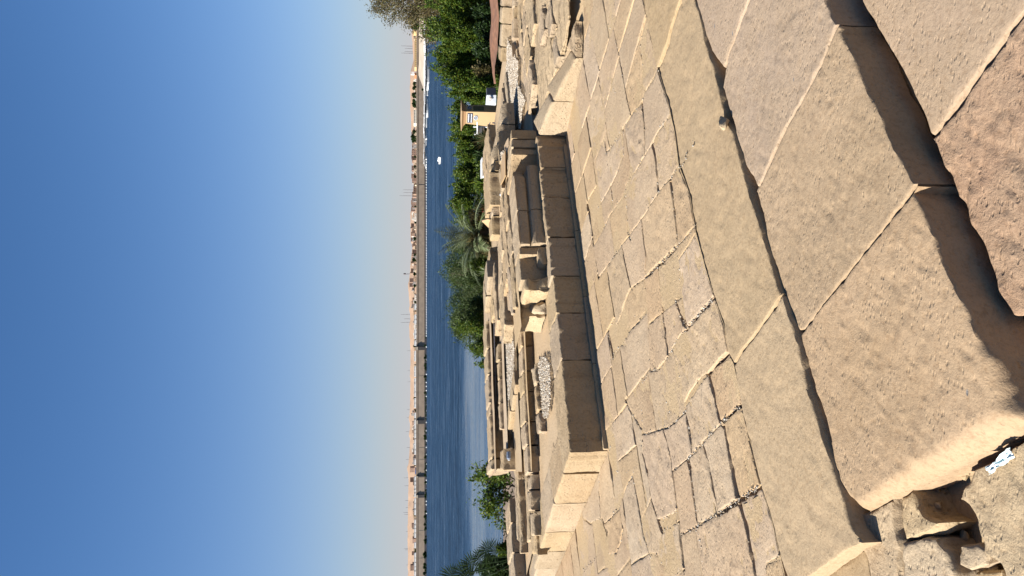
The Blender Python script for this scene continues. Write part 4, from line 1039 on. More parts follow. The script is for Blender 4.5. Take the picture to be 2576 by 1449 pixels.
def water_mat():
    m, nt, b = newmat('river_water'); lk = nt.links.new
    b.inputs['Base Color'].default_value = (0.010, 0.028, 0.055, 1); b.inputs['Roughness'].default_value = 0.10; b.inputs['IOR'].default_value = 1.333
    g = N(nt, 'ShaderNodeNewGeometry')
    def nz(sx, sy, det=4, rot=0.0):
        mp = N(nt, 'ShaderNodeMapping'); mp.inputs['Scale'].default_value = (sx, sy, 1); mp.inputs['Rotation'].default_value = (0, 0, rot)
        lk(g.outputs['Position'], mp.inputs['Vector']); n = N(nt, 'ShaderNodeTexNoise'); n.inputs['Scale'].default_value = 1; n.inputs['Detail'].default_value = det
        lk(mp.outputs[0], n.inputs['Vector']); return n
    w1 = nz(0.55, 1.1, 5, 0.25); w2 = nz(0.07, 0.12, 3, 0.1); st = nz(0.006, 0.045, 5, 0.06); st2 = nz(0.003, 0.05, 4, -0.05)
    # wind-ruffled far water, calmer lee close to the island
    sx = N(nt, 'ShaderNodeSeparateXYZ'); lk(g.outputs['Position'], sx.inputs[0])
    big = nz(0.02, 0.03, 3)
    m1 = N(nt, 'ShaderNodeMath', operation='MULTIPLY_ADD'); lk(sx.outputs['X'], m1.inputs[0]); m1.inputs[1].default_value = -0.35; lk(sx.outputs['Y'], m1.inputs[2])
    m2 = N(nt, 'ShaderNodeMath', operation='MULTIPLY_ADD'); lk(big.outputs['Fac'], m2.inputs[0]); m2.inputs[1].default_value = 30; lk(m1.outputs[0], m2.inputs[2])
    calm = N(nt, 'ShaderNodeMapRange'); calm.inputs['From Min'].default_value = 137; calm.inputs['From Max'].default_value = 168
    calm.inputs['To Min'].default_value = 0.0; calm.inputs['To Max'].default_value = 1.0; lk(m2.outputs[0], calm.inputs['Value'])
    sr = N(nt, 'ShaderNodeMapRange'); sr.inputs['From Min'].default_value = 0.42; sr.inputs['From Max'].default_value = 0.68
    sr.inputs['To Min'].default_value = 1.0; sr.inputs['To Max'].default_value = 0.62; lk(st.outputs['Fac'], sr.inputs['Value'])
    sr2 = N(nt, 'ShaderNodeMapRange'); sr2.inputs['From Min'].default_value = 0.58; sr2.inputs['From Max'].default_value = 0.70
    sr2.inputs['To Min'].default_value = 1.0; sr2.inputs['To Max'].default_value = 0.45; lk(st2.outputs['Fac'], sr2.inputs['Value'])
    ms = N(nt, 'ShaderNodeMath', operation='MULTIPLY'); lk(sr.outputs[0], ms.inputs[0]); lk(sr2.outputs[0], ms.inputs[1])
    amp = N(nt, 'ShaderNodeMapRange'); amp.inputs['To Min'].default_value = 0.13; amp.inputs['To Max'].default_value = 1.0; lk(calm.outputs[0], amp.inputs['Value'])
    ma = N(nt, 'ShaderNodeMath', operation='MULTIPLY'); lk(amp.outputs[0], ma.inputs[0]); lk(ms.outputs[0], ma.inputs[1])
    ht = N(nt, 'ShaderNodeMath', operation='MULTIPLY_ADD'); lk(w2.outputs['Fac'], ht.inputs[0]); ht.inputs[1].default_value = 2.0; lk(w1.outputs['Fac'], ht.inputs[2])
    bp = N(nt, 'ShaderNodeBump'); bp.inputs['Distance'].default_value = 1.1; lk(ma.outputs[0], bp.inputs['Strength']); lk(ht.outputs[0], bp.inputs['Height'])
    lk(bp.outputs[0], b.inputs['Normal']); 
    rr = N(nt, 'ShaderNodeMapRange'); rr.inputs['To Min'].default_value = 0.17; rr.inputs['To Max'].default_value = 0.5; lk(calm.outputs[0], rr.inputs['Value']); rm = N(nt, 'ShaderNodeMath', operation='MULTIPLY'); lk(rr.outputs[0], rm.inputs[0]); rip = nz(0.10, 0.32, 5, 0.12); rq = N(nt, 'ShaderNodeMapRange'); rq.inputs['From Min'].default_value = 0.32; rq.inputs['From Max'].default_value = 0.68
    rq.inputs['To Min'].default_value = 0.5; rq.inputs['To Max'].default_value = 1.55; lk(rip.outputs['Fac'], rq.inputs['Value'])
    r2 = N(nt, 'ShaderNodeMath', operation='MULTIPLY'); lk(ms.outputs[0], r2.inputs[0]); lk(rq.outputs[0], r2.inputs[1]); lk(r2.outputs[0], rm.inputs[1]); lk(rm.outputs[0], b.inputs['Roughness'])
    sq = N(nt, 'ShaderNodeMapRange'); sq.inputs['To Min'].default_value = 0.5; sq.inputs['To Max'].default_value = 0.24; lk(calm.outputs[0], sq.inputs['Value']); lk(sq.outputs[0], b.inputs['Specular IOR Level'])
    return m
M['water'] = water_mat()
o = link('river_water', mesh_np('river_water', [(-2500, 20, WZ), (2500, 20, WZ), (2500, 740, WZ), (-2500, 740, WZ)], [(0, 1, 2, 3)]), M['water'])
tag(o, 'wide blue river with ruffled water and a paler calm area near the island', None, None, 'structure')

M['concrete'] = plain('old_concrete', (0.242, 0.183, 0.133), 0.9, 0.16, 0.25)
M['concdark'] = plain('dark_and_shaded_masonry', (0.039, 0.035, 0.035), 0.9, 0.2, 0.5)  # dark wall tone; on the base course it stands for waterline shadow
M['concpale'] = plain('pale_concrete', (0.234, 0.195, 0.148), 0.9, 0.12, 0.3)
M['slope'] = plain('pale_embankment_fill', (0.40, 0.33, 0.245), 0.95, 0.10, 0.12)
M['desert'] = stone_mat('desert_sand', (0.328, 0.211, 0.133), (0.390, 0.257, 0.164), (0.234, 0.148, 0.101), fine=0.002, dustiness=0.2, bump=0.0, pit=0.0)
M['white'] = plain('white_paint', (0.608, 0.608, 0.593), 0.45)
M['glass'] = plain('dark_glass', (0.016, 0.020, 0.023), 0.15)
M['black'] = plain('matt_black', (0.016, 0.016, 0.016), 0.8)  # plain black for wheels, engines and the lamp holder

# river wall on the far side
def fx(py, D): return float(far(1072, py, D)[0])
def fz_(px, D): return CAMH - (math.tan(math.atan((px - 1288) / FP) + PITCH)) * D
wl = empty('river_wall', (0, 700, WZ)); tag(wl, 'very long brown concrete river wall with a stepped parapet on the far shore', 'dam wall')
def wseg(py0, py1, D, top, parts):
    x1 = fx(py0, D); x0 = fx(py1, D)
    for nm, za, zb, y0, mat in parts:
        pchild(MB().box(x0, x1, D + y0, D + 14, za, zb).build(nm, M[mat]), wl)
TOPZ = fz_(1047.5, 700)
prts = [('base_course', WZ - 1, WZ + 1.9, -1.2, 'concdark'), ('wall_face', WZ + 1.902, TOPZ - 2.3, 0, 'concrete'), ('string_course', TOPZ - 2.298, TOPZ - 1.8, 0.9, 'concdark'),  # base course: shadow along the water put into its dark colour
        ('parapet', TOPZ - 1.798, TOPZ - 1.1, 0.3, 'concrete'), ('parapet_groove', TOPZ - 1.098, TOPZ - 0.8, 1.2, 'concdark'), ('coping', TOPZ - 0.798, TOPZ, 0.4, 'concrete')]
wseg(-400, 876, 700, TOPZ, prts)
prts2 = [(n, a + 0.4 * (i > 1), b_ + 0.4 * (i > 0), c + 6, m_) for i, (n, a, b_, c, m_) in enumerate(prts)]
wseg(876.02, 2100, 700, TOPZ, prts2)
# wall joints
for py in [465, 948, 1130, 1160, 1340, 1410]:
    x = fx(py, 700); dd = 0 if py < 877 else 6
    pchild(MB().box(x - .25, x + .25, 700 + dd - 0.12, 700 + dd + 0.5, WZ + 1.95, TOPZ - 2.4).build('expansion_joint', M['concpale' if py > 877 else 'concdark']), wl)
for py, w, h in ((877, 8, 1.0), (1255, 7, 0.6), (1066, 9, 0.6), (1205, 3, 0.2)):
    x = fx(py, 696)
    b_ = empty('wall_buttress', (x, 696, WZ)); tag(b_, {877: 'dark buttress where the river wall steps back near the middle', 1255: 'dark gate pier on the left stretch of the river wall', 1066: 'dark pier with a slanting top on the river wall', 1205: 'slim dark pier on the left stretch of the river wall'}[py], 'buttress', 'piers on the river wall')
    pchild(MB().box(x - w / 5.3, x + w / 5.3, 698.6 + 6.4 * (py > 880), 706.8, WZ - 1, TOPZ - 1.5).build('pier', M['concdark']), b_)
    pchild(MB().frustum((x - w / 5.0, x + w / 5.0, 698.3 + 6.4 * (py > 880), 707.2), (x - w / 6.5, x + w / 6.5, 698.8 + 6.4 * (py > 880), 707), TOPZ - 1.498, TOPZ + h).build('pier_cap', M['concpale']), b_)
# pale fill slope at the right end of the wall
def quadland(name, pts, mat, label):
    o = link(name, mesh_np(name, pts, [tuple(range(len(pts)))]), mat); tag(o, label, None, None, 'structure')
E_ = []
for (px, py, D) in ((1075, -420, 640), (1075, 60, 640), (1072, 205, 660), (1071, 238, 672), (1053, 190, 698), (1051, 150, 705), (1050, 60, 706), (1050, -420, 706)):
    p = far(px, py, D); p[2] = max(p[2], WZ - .3); E_.append(p)
quadland('embankment_slope', [tuple(p) for p in E_[:4]] + [tuple(p) for p in E_[4:]], M['slope'], 'pale smooth earth embankment at the right end of the river wall')

# hills behind, heights read along the skyline
HP = [(-500, 1040), (0, 1044), (60, 1042), (84, 1036), (110, 1038), (154, 1040), (183, 1032), (210, 1032), (231, 1033), (276, 1032), (300, 1035), (328, 1034), (355, 1038), (410, 1040), (476, 1041), (520, 1036), (542, 1032), (575, 1033), (606, 1034), (621, 1038), (643, 1037),
      (665, 1033), (698, 1030), (720, 1027), (753, 1029), (787, 1032), (832, 1032), (909, 1033), (1000, 1032), (1118, 1031), (1150, 1029), (1174, 1027), (1220, 1028), (1284, 1026), (1350, 1026), (1449, 1027), (1700, 1025), (2100, 1027)]
cols = np.arange(-500, 2000, 6.0); top = np.interp(cols, [a for a, b_ in HP], [b_ for a, b_ in HP])
rowsD = [716, 760, 900, 1150, 1500, 1850, 2150, 2400, 2600, 3200, 4200]
V = []
for j, D in enumerate(rowsD):
    for i, c in enumerate(cols):
        x = far(1051, c, D)[0]; zt = fz_(top[i], 2600)
        f = [0, 0, 0.08, 0.2, 0.42, 0.62, 0.78, 0.92, 1.0, 0.8, 0.4][j]
        base = TOPZ - 0.9 + (0 if j < 2 else 1.0)
        z = base + (zt - base) * f + (2.2 * f * float(fbm(np.array([c / 21.0]), np.array([D / 260.0]), 91)[0]) * (3.0 if 3 < j < 8 else (0.35 if j == 8 else 0.3)))
        V.append((x, D, z))
nx = len(cols); F = [(j * nx + i, (j + 1) * nx + i, (j + 1) * nx + i + 1, j * nx + i + 1) for j in range(len(rowsD) - 1) for i in range(nx - 1)]
o = link('desert_hills', mesh_np('desert_hills', V, F, 2), M['desert']); tag(o, 'low pinkish desert hills along the whole skyline', None, None, 'structure')
def hill_z(py, D):
    t = np.interp(py, cols, top); zt = fz_(t, 2600); f = np.interp(D, rowsD, [0, 0, 0.08, 0.2, 0.42, 0.62, 0.78, 0.92, 1.0, 0.8, 0.4])
    base = TOPZ - 0.9 + float(np.interp(D, [760, 900], [0, 1])); return base + (zt - base) * f

def copy_tree(o, parent=None):
    c = o.copy(); COL.objects.link(c); c.parent = parent
    for ch in o.children: copy_tree(ch, c)
    return c

# houses
HM = [plain('house_' + n, c, 0.9, 0.08, 0.3, rand=0.18) for n, c in (('tan', (0.296, 0.211, 0.140)), ('mud', (0.187, 0.125, 0.086)), ('cream', (0.390, 0.328, 0.234)), ('white', (0.515, 0.484, 0.429)), ('brick', (0.203, 0.133, 0.098)), ('grey', (0.211, 0.195, 0.179)))]
WM = plain('house_window', (0.039, 0.035, 0.035), 0.5)
def house(k, w, d, h, fl, cols_, mat):
    t = empty('house', (0, 0, 0))
    m = MB().box(-w / 2, w / 2, 0, d, -3, h); m.box(-w / 2 - .1, w / 2 + .1, -0.1, 0.25, h, h + 0.6); m.box(-w / 2 - .1, w / 2 + .1, d - .2, d, h, h + 0.6)
    m.build('wall', mat, t)
    if k % 2: MB().box(-w / 2, -w / 6, d * .3, d * .9, h + 0.01, h + 2.3).build('roof_room', mat, t)
    for f in range(fl):
        for c in range(cols_):
            x = -w / 2 + w * (c + .5) / cols_; z = h * (f + 0.35) / fl
            MB().box(x - w * .11 / cols_ * 2, x + w * .11 / cols_ * 2, -0.06, 0.1, z, z + h * .36 / fl).build('window', WM, t)
    return t
HK = [(9, 8, 4, 1, 3), (12, 9, 6.5, 2, 3), (7, 7, 3.6, 1, 2), (15, 9, 4.2, 1, 5), (10, 8, 9, 3, 3), (8, 8, 6, 2, 2)]
protos = [house(i, *HK[i], HM[i]) for i in range(6)]
used = [False] * 6
LH = ['small tan block house with a flat roof in the settlement beyond the river wall', 'brown mud coloured two storey house beyond the river wall', 'low cream house with two dark openings beyond the river wall',
      'long low whitish house beyond the river wall', 'reddish brick house of three storeys beyond the river wall', 'grey two storey house beyond the river wall']
rs = random.Random(4)
def place_house(k, py, D, s=1.0, rz=0.0):
    global used
    o = protos[k] if not used[k] else copy_tree(protos[k]); used[k] = True
    p = far(1051, py, D); o.location = (p[0], D, hill_z(py, D)); o.scale = (s, s, s); o.rotation_euler = (0, 0, rz)
    tag(o, LH[k], 'house', 'flat roofed houses beyond the river wall')
py = -20
while py < 1470:
    if 275 < py < 306 or 98 < py < 192: py += 6; continue
    D = rs.uniform(750, 900); k = rs.choice([0, 1, 2, 3, 5, 0, 2, 4])
    if py > 830 and rs.random() < 0.35: py += rs.uniform(6, 14); continue
    place_house(k, py, D, rs.uniform(0.35, 0.62), rs.uniform(-.3, .3)); py += rs.uniform(4, 9)
for i in range(50):
    place_house(rs.randrange(6), rs.uniform(330, 720), rs.uniform(950, 1150), rs.uniform(.4, .6), rs.uniform(-.3, .3))

# named buildings
def building(name, label, px0, px1, py0, py1, D, mat, fl, nc, cat='building', depth=12, wmat=None, ww=0.5):
    a = far(px1, py1, D); b_ = far(px0, py0, D); x0, x1 = a[0], b_[0]; z0, z1 = a[2], b_[2]
    t = empty(name, ((x0 + x1) / 2, D, z0)); tag(t, label, cat)
    pchild(MB().box(x0, x1, D, D + depth, z0 - 3, z1).build('wall', mat), t)
    pchild(MB().box(x0 - .2, x1 + .2, D - .2, D + depth, z1 + .002, z1 + 0.35).build('roof', mat), t)
    for f in range(fl):
        for c in range(nc):
            cx_ = x0 + (x1 - x0) * (c + .5) / nc; hw = (x1 - x0) / nc * ww / 2; zb_ = z0 + (z1 - z0) * (f + .3) / fl; zt_ = z0 + (z1 - z0) * (f + .72) / fl
            pchild(MB().box(cx_ - hw, cx_ + hw, D - .08, D + .1, zb_, zt_).build('window', wmat or WM), t)
    return t
M['yellow'] = plain('yellow_plaster', (0.515, 0.374, 0.172), 0.85, 0.05, .3); M['cream'] = plain('cream_plaster', (0.530, 0.515, 0.437), 0.8)
M['orange'] = plain('orange_plaster', (0.390, 0.156, 0.062), 0.85)
building('white_hall', 'whitish two storey building with two rows of square windows above the river wall', 1041.5, 1050, 276, 310, 722, M['cream'], 2, 9, depth=14, ww=0.42)
building('yellow_hall', 'long single storey yellow building above the pale embankment', 1043.5, 1050, 95, 169, 722, M['yellow'], 1, 16, ww=0.22)
building('yellow_hall', 'short yellow block standing right of the long yellow building', 1041, 1049, 64, 80, 724, M['yellow'], 1, 3, ww=0.3)
building('water_tower', 'white boxy water tower rising over the shore where the embankment ends', 1034.5, 1042, 180.5, 187, 760, M['white'], 1, 1, 'water tower', 3, ww=0.001)
building('orange_kiosk', 'small orange fronted kiosk under the white tower', 1043.5, 1049, 182, 189, 718, M['orange'], 1, 2)
building('blue_shed', 'small bright blue shed among pale vehicles left of centre on the far bank', 1045.2, 1049, 1183, 1192, 722, plain('blue_paint', (0.039, 0.156, 0.468), 0.5), 1, 2)

# vans along the top of the wall
va = empty('parked_van', (0, 0, 0))
MB().frustum((-2.6, 2.6, 0, 2), (-2.3, 2.1, .15, 1.85), 1.1, 2.3).box(-2.7, 2.7, 0, 2, .35, 1.098).build('body', M['white'], va)
m = MB()
for x in (-1.9, -.8, .3, 1.3): m.box(x, x + .8, -.01 + .05, .2, 1.3, 1.95)
m.build('window', M['glass'], va)
for x in (-1.7, 1.7): MB().tube([(x, -.05, .4), (x, .3, .4)], [.38, .38], 8).build('wheel', M['black'], va)
first = True; py = 772
while py < 1470:
    if abs(py - 1187) > 8:
        o = va if first else copy_tree(va); first = False
        D = 719 if py > 880 else 717
        o.location = (fx(py, D), D, TOPZ - 0.95 + 0.6); o.scale = (1.0, 1.0, 1.15)
        tag(o, 'small white van parked on the road behind the river wall', 'van', 'white vans along the wall road')
    py += rs.choice([9, 11, 13, 17, 26])

# masts
M['steel'] = plain('grey_steel', (0.125, 0.117, 0.125), 0.6)
def mast(py, vt, D=2500, label='', w=1.0):
    vb = float(np.interp(py, cols, top)) + 1; p = far(1051, py, D); z0 = fz_(vb, D) - 4; z1 = fz_(vt, D)
    t = empty('lattice_mast', (p[0], D, z0)); tag(t, label, 'mast', 'masts on the skyline')
    m = MB(); r0 = 1.6 * w
    for a in (0, 2.1, 4.2):
        m.tube([(r0 * math.cos(a), r0 * math.sin(a), 0), (.25 * math.cos(a), .25 * math.sin(a), z1 - z0)], [.34 * w, .22 * w], 4)
    m.build('leg_frame', M['steel'], t)
    m = MB(); n = 9
    for k in range(n):
        z = (z1 - z0) * k / n; zz = (z1 - z0) * (k + 1) / n; ra = r0 + (.25 - r0) * k / n; rb = r0 + (.25 - r0) * (k + 1) / n
        for a in (0, 2.1, 4.2): m.tube([(ra * math.cos(a), ra * math.sin(a), z), (rb * math.cos(a + 2.1), rb * math.sin(a + 2.1), zz)], [.14, .14], 3)
    m.build('bracing', M['steel'], t)
for py, vt, lb_ in ((117, 1009, 'tall thin mast above the yellow building, rightmost of its cluster'), (123, 1018, 'shorter mast second from right above the yellow building'), (131, 1018, 'short mast third from right above the yellow building'), (135, 1009, 'tall mast at the left of the cluster above the yellow building'),
                    (478, 1014, 'right mast of the trio on the skyline over the speedboat'), (485, 1015, 'middle mast of the trio on the skyline over the speedboat'), (493, 1005, 'tallest mast, left of the trio on the skyline over the speedboat'),
                    (689.5, 1017, 'stout antenna tower with a thick head on the hill near the centre'), (791, 1008, 'thin mast, right one of the pair left of the centre hill'), (811, 1008, 'thin mast, left one of the pair left of the centre hill'), (802, 1016, 'short mast between the pair left of the centre hill')):
    mast(py, vt, label=lb_, w=1.5 if py == 689.5 else 0.8)
p = far(1019, 689.5, 2500); MB().tube([(p[0], 2500, p[2] - 3), (p[0], 2500, p[2] + 5)], [3.2, 3.2], 8).build('antenna_head', M['steel'])
o = bpy.data.objects['antenna_head']; par = [q for q in bpy.data.objects if q.name.startswith('lattice_mast') and 'stout' in q['label']][0]; pchild(o, par)
for i, (py, vt) in enumerate(((882, 1024), (932, 1025), (960, 1026), (1030, 1024), (1050, 1023), (1085, 1021), (1125, 1023), (1155, 1021), (1201, 1016), (1221, 1017), (1258, 1019), (1276, 1021), (1288, 1014), (1293, 1017), (1336, 1021), (1379, 1016), (1382, 1019), (1420, 1022))):
    mast(py, vt, 2500, 'faint short mast on the skyline left of the centre', 0.5)

# boats
bo = empty('moored_boat', (0, 0, 0))
def hull(l, w, h, mat, par, name='hull'):
    n = 9; V = []; F = []
    for i in range(n):
        t = i / (n - 1); x = -l / 2 + l * t; ww = w / 2 * (1 - max(0, (t - .55) / .45) ** 2 * .97) * (0.85 + .15 * min(1, t * 4)); sh = h * (1 + .35 * max(0, t - .5) * 2)
        V += [(x + (0.4 * (t > .9)), -ww, sh), (x, -ww * .75, 0.0), (x, 0, -.35), (x, ww * .75, 0.0), (x + (0.4 * (t > .9)), ww, sh)]
    for i in range(n - 1):
        for j in range(4): F.append((i * 5 + j, i * 5 + j + 1, (i + 1) * 5 + j + 1, (i + 1) * 5 + j))
        F.append((i * 5 + 4, i * 5, (i + 1) * 5, (i + 1) * 5 + 4))
    F.append((0, 1, 2, 3, 4)[::-1])
    return link(name, mesh_np(name, V, F), mat, par)
hull(9.5, 2.7, 1.0, M['white'], bo)
m = MB()
for x in (-3.4, -1.2, 1.0, 2.4):
    for y in (-1.05, 1.05): m.box(x - .06, x + .06, y - .06, y + .06, .95, 2.5)
m.build('post', M['steel'], bo)['kind'] = 'stuff'
MB().frustum((-3.8, 2.9, -1.3, 1.3), (-3.5, 2.6, -1.1, 1.1), 2.502, 2.75).build('canopy', M['white'], bo)
MB().box(-3.2, 2.0, -1.12, -1.02, 1.05, 1.6).box(-3.2, 2.0, 1.02, 1.12, 1.05, 1.6).build('side_rail', M['glass'], bo)
MB().box(-4.3, -3.5, -.4, .4, 1.0, 1.5).build('engine', M['black'], bo)
BL = ['white canopied boat moored in the crowded row along the far bank', 'white canopied boat moored outermost, off the far bank at the right']
first = True
def place_boat(py, D, s, rz, g=0):
    global first
    o = bo if first else copy_tree(bo); first = False
    o.location = (fx(py, D), D, WZ + .1); o.scale = (s, s, s * 0.78); o.rotation_euler = (0, 0, rz); tag(o, BL[g], 'boat', ['boats moored along the far bank', 'boats moored outermost off the right bank'][g])
py = -40
while py < 430:
    for D in ((690, 655, 620, 588, 558) if py < 208 else (690, 660, 630) if py < 250 else (688, 660) if py < 330 else (688,)):
        place_boat(py + rs.uniform(-4, 4), D + rs.uniform(-6, 6), rs.uniform(0.9, 1.35), rs.choice([0, math.pi]) + rs.uniform(-.4, .4))
    py += rs.uniform(11, 17)
for py, D in ((95, 585), (112, 575), (134, 560), (150, 540), (166, 535), (181, 530), (205, 600), (222, 590), (273, 585), (60, 600), (44, 590), (20, 580)):
    place_boat(py, D, rs.uniform(1.15, 1.6), rs.choice([0, math.pi]) + rs.uniform(-.15, .15), 1)
# speedboat in mid river
D = 8.1 / math.tan(math.atan((1108 - 1288) / FP) + PITCH)
sb = empty('speedboat', (fx(402, D), D, WZ)); tag(sb, 'small white speedboat alone in the middle of the river', 'boat')
hull(5.0, 1.9, .8, M['white'], sb)
MB().frustum((-.4, 1.2, -.7, .7), (-.2, .6, -.5, .5), .8, 1.4).build('windscreen', M['white'], sb)
MB().box(-2.9, -2.4, -.3, .3, .5, 1.2).build('engine', M['black'], sb)
sb.rotation_euler = (0, 0, -1.2); sb.scale = (.75, .8, .75)
# buoys
bm_me = MB().tube([(0, 0, -.3), (0, 0, .1), (0, 0, .5), (0, 0, .75)], [.45, .75, .65, .2], 8)
by = bm_me.build('buoy', M['white']); first_b = True; py = 400
while py < 1330:
    o = by if first_b else by.copy()
    if not first_b: COL.objects.link(o)
    first_b = False
    o.location = (fx(py, 682), 682, WZ); tag(o, 'small white float in the line of floats under the river wall', 'buoy', 'white floats below the river wall')
    py += rs.uniform(5, 8) if py < 840 else rs.uniform(8, 30)

# ------------------------------------------------------------------ vegetation
def leaf_mat(name, cols_, trans=0.35, rough=0.55):
    m, nt, b = newmat(name); lk = nt.links.new
    g = N(nt, 'ShaderNodeNewGeometry'); r = ramp(nt, [(i / max(1, len(cols_) - 1), c) for i, c in enumerate(cols_)])
    lk(g.outputs['Random Per Island'], r.inputs[0]); lk(r.outputs[0], b.inputs['Base Color']); b.inputs['Roughness'].default_value = rough
    b.inputs['Specular IOR Level'].default_value = 0.3
    t = N(nt, 'ShaderNodeBsdfTranslucent'); mx = N(nt, 'ShaderNodeMixShader'); mx.inputs[0].default_value = trans
    hv = N(nt, 'ShaderNodeHueSaturation'); hv.inputs['Value'].default_value = 1.3; hv.inputs['Hue'].default_value = 0.48; lk(r.outputs[0], hv.inputs['Color']); lk(hv.outputs[0], t.inputs['Color'])
    lk(b.outputs[0], mx.inputs[1]); lk(t.outputs[0], mx.inputs[2])
    lk(mx.outputs[0], nt.nodes['Material Output'].inputs['Surface']); return m
M['leaf'] = leaf_mat('green_leaf', [(0.020, 0.045, 0.006), (0.045, 0.088, 0.010), (0.075, 0.125, 0.013), (0.13, 0.15, 0.018)])
M['leafdark'] = leaf_mat('dark_and_shaded_leaf', [(0.009, 0.023, 0.006), (0.020, 0.043, 0.009), (0.039, 0.070, 0.016)])  # deep greens: shade mixed into the colour for low shrubs, corner bush, fan palm
M['leafgrey'] = leaf_mat('feathery_leaf', [(0.023, 0.043, 0.012), (0.047, 0.078, 0.020), (0.078, 0.101, 0.027)])
M['leafdry'] = leaf_mat('dry_leaf', [(0.047, 0.055, 0.016), (0.101, 0.086, 0.031), (0.156, 0.117, 0.047)])
M['palm'] = leaf_mat('palm_leaf', [(0.07, 0.09, 0.035), (0.13, 0.155, 0.07), (0.20, 0.22, 0.12)], 0.25, 0.35)
M['bark'] = plain('bark', (0.062, 0.043, 0.027), 0.9, 0.2, 20)
M['pink'] = plain('pink_petal', (0.507, 0.062, 0.109), 0.6)

def leaves(P, NRM, ln, wd, fold=0.25):
    """one folded leaf per point: 4 vertices, 2 triangles; NRM = leaf direction"""
    n = len(P); d = NRM / (np.linalg.norm(NRM, axis=1, keepdims=True) + 1e-9)
    r = rng.normal(size=(n, 3)); s = np.cross(d, r); s /= np.linalg.norm(s, axis=1, keepdims=True) + 1e-9; u = np.cross(s, d)
    L_ = (ln * rng.uniform(.6, 1.3, n))[:, None]; W_ = (wd * rng.uniform(.6, 1.3, n))[:, None]
    V = np.stack([P, P + d * L_ * .45 + s * W_ + u * W_ * fold, P + d * L_, P + d * L_ * .45 - s * W_ + u * W_ * fold], 1).reshape(-1, 3)
    i = 4 * np.arange(n)[:, None]; F = np.concatenate([i + np.array([[0, 1, 2]]), i + np.array([[0, 2, 3]])], 0)
    return V, F

def shrub(name, label, cat, x, y, z0, rx, ry, h, n, ln=.05, wd=.014, mat='leaf', seed=0, lumps=9, group=None, low=0.0, flowers=0):
    rg = np.random.default_rng(seed)
    B = []
    for k in range(lumps):
        a = rg.uniform(0, 6.28); rr = math.sqrt(rg.uniform(0, 1)) * .75; zz = rg.uniform(0.15 + low, .82)
        s = rg.uniform(.28, .5) * (1.15 - .45 * zz)
        B.append((rr * math.cos(a) * rx * (1.1 - .5 * zz), rr * math.sin(a) * ry, zz * h, s * rx * 1.1, s * ry * 1.1, s * h * .42))
    B.append((rg.uniform(-.2, .2) * rx, 0, h * .80, rx * .4, ry * .4, h * .20))
    pts = []; nr = []
    per = n // len(B)
    for (bx, by_, bz, sx, sy, sz) in B:
        d = rg.normal(size=(per, 3)); d /= np.linalg.norm(d, axis=1, keepdims=True)
        rad = rg.uniform(.35, 1.0, per) ** .45 * (1 + .35 * fbm(d[:, 0] * 3 + bx * 9, d[:, 1] * 3 + d[:, 2] * 3, seed + 3))
        p = d * rad[:, None] * np.array([sx, sy, sz]) + np.array([bx, by_, bz]); pts.append(p); nr.append(d + np.array([0, 0, .1]) + rg.normal(0, .7, (per, 3)))
    # shoots sticking out
    for k in range(lumps * 4):
        bx, by_, bz, sx, sy, sz = B[rg.integers(len(B))]; d = rg.normal(size=3); d[2] = abs(d[2]) + .3; d /= np.linalg.norm(d)
        m_ = 14; t = np.linspace(.8, 1.45, m_)[:, None]; p = d * t * np.array([sx, sy, sz]) + np.array([bx, by_, bz]) + rg.normal(0, .012, (m_, 3)); pts.append(p); nr.append(np.tile(d, (m_, 1)) + rg.normal(0, .6, (m_, 3)))
    Pn = np.concatenate(pts); Nn = np.concatenate(nr); ok = Pn[:, 2] > 0.01; Pn = Pn[ok]; Nn = Nn[ok]
    V, F = leaves(Pn, Nn, ln, wd)
    t = empty(name, (x, y, z0)); tag(t, label, cat, group)
    link('foliage', mesh_np('foliage', V, F), M[mat], t)
    m = MB()
    for k in range(7):
        b_ = B[k % len(B)]; m.tube([(rg.uniform(-.08, .08), rg.uniform(-.08, .08), -.1), (b_[0] * .4, b_[1] * .4, b_[2] * .5), (b_[0], b_[1], b_[2])], [.022, .015, .006], 5)
    m.build('stems', M['bark'], t)
    for k in range(flowers):
        b_ = B[rg.integers(len(B))]; d = rg.normal(size=3); d[1] = -abs(d[1]) - .4; d /= np.linalg.norm(d)
        c = np.array(b_[:3]) + d * np.array(b_[3:]) * 1.05
        if c[2] < .1: continue
        q = rg.normal(0, .013, (9, 3)); fv, ff_ = leaves(np.tile(c, (9, 1)) + q, rg.normal(size=(9, 3)), .032, .011)
        link('flower', mesh_np('flower', fv, ff_), M['pink'], t)
    return t

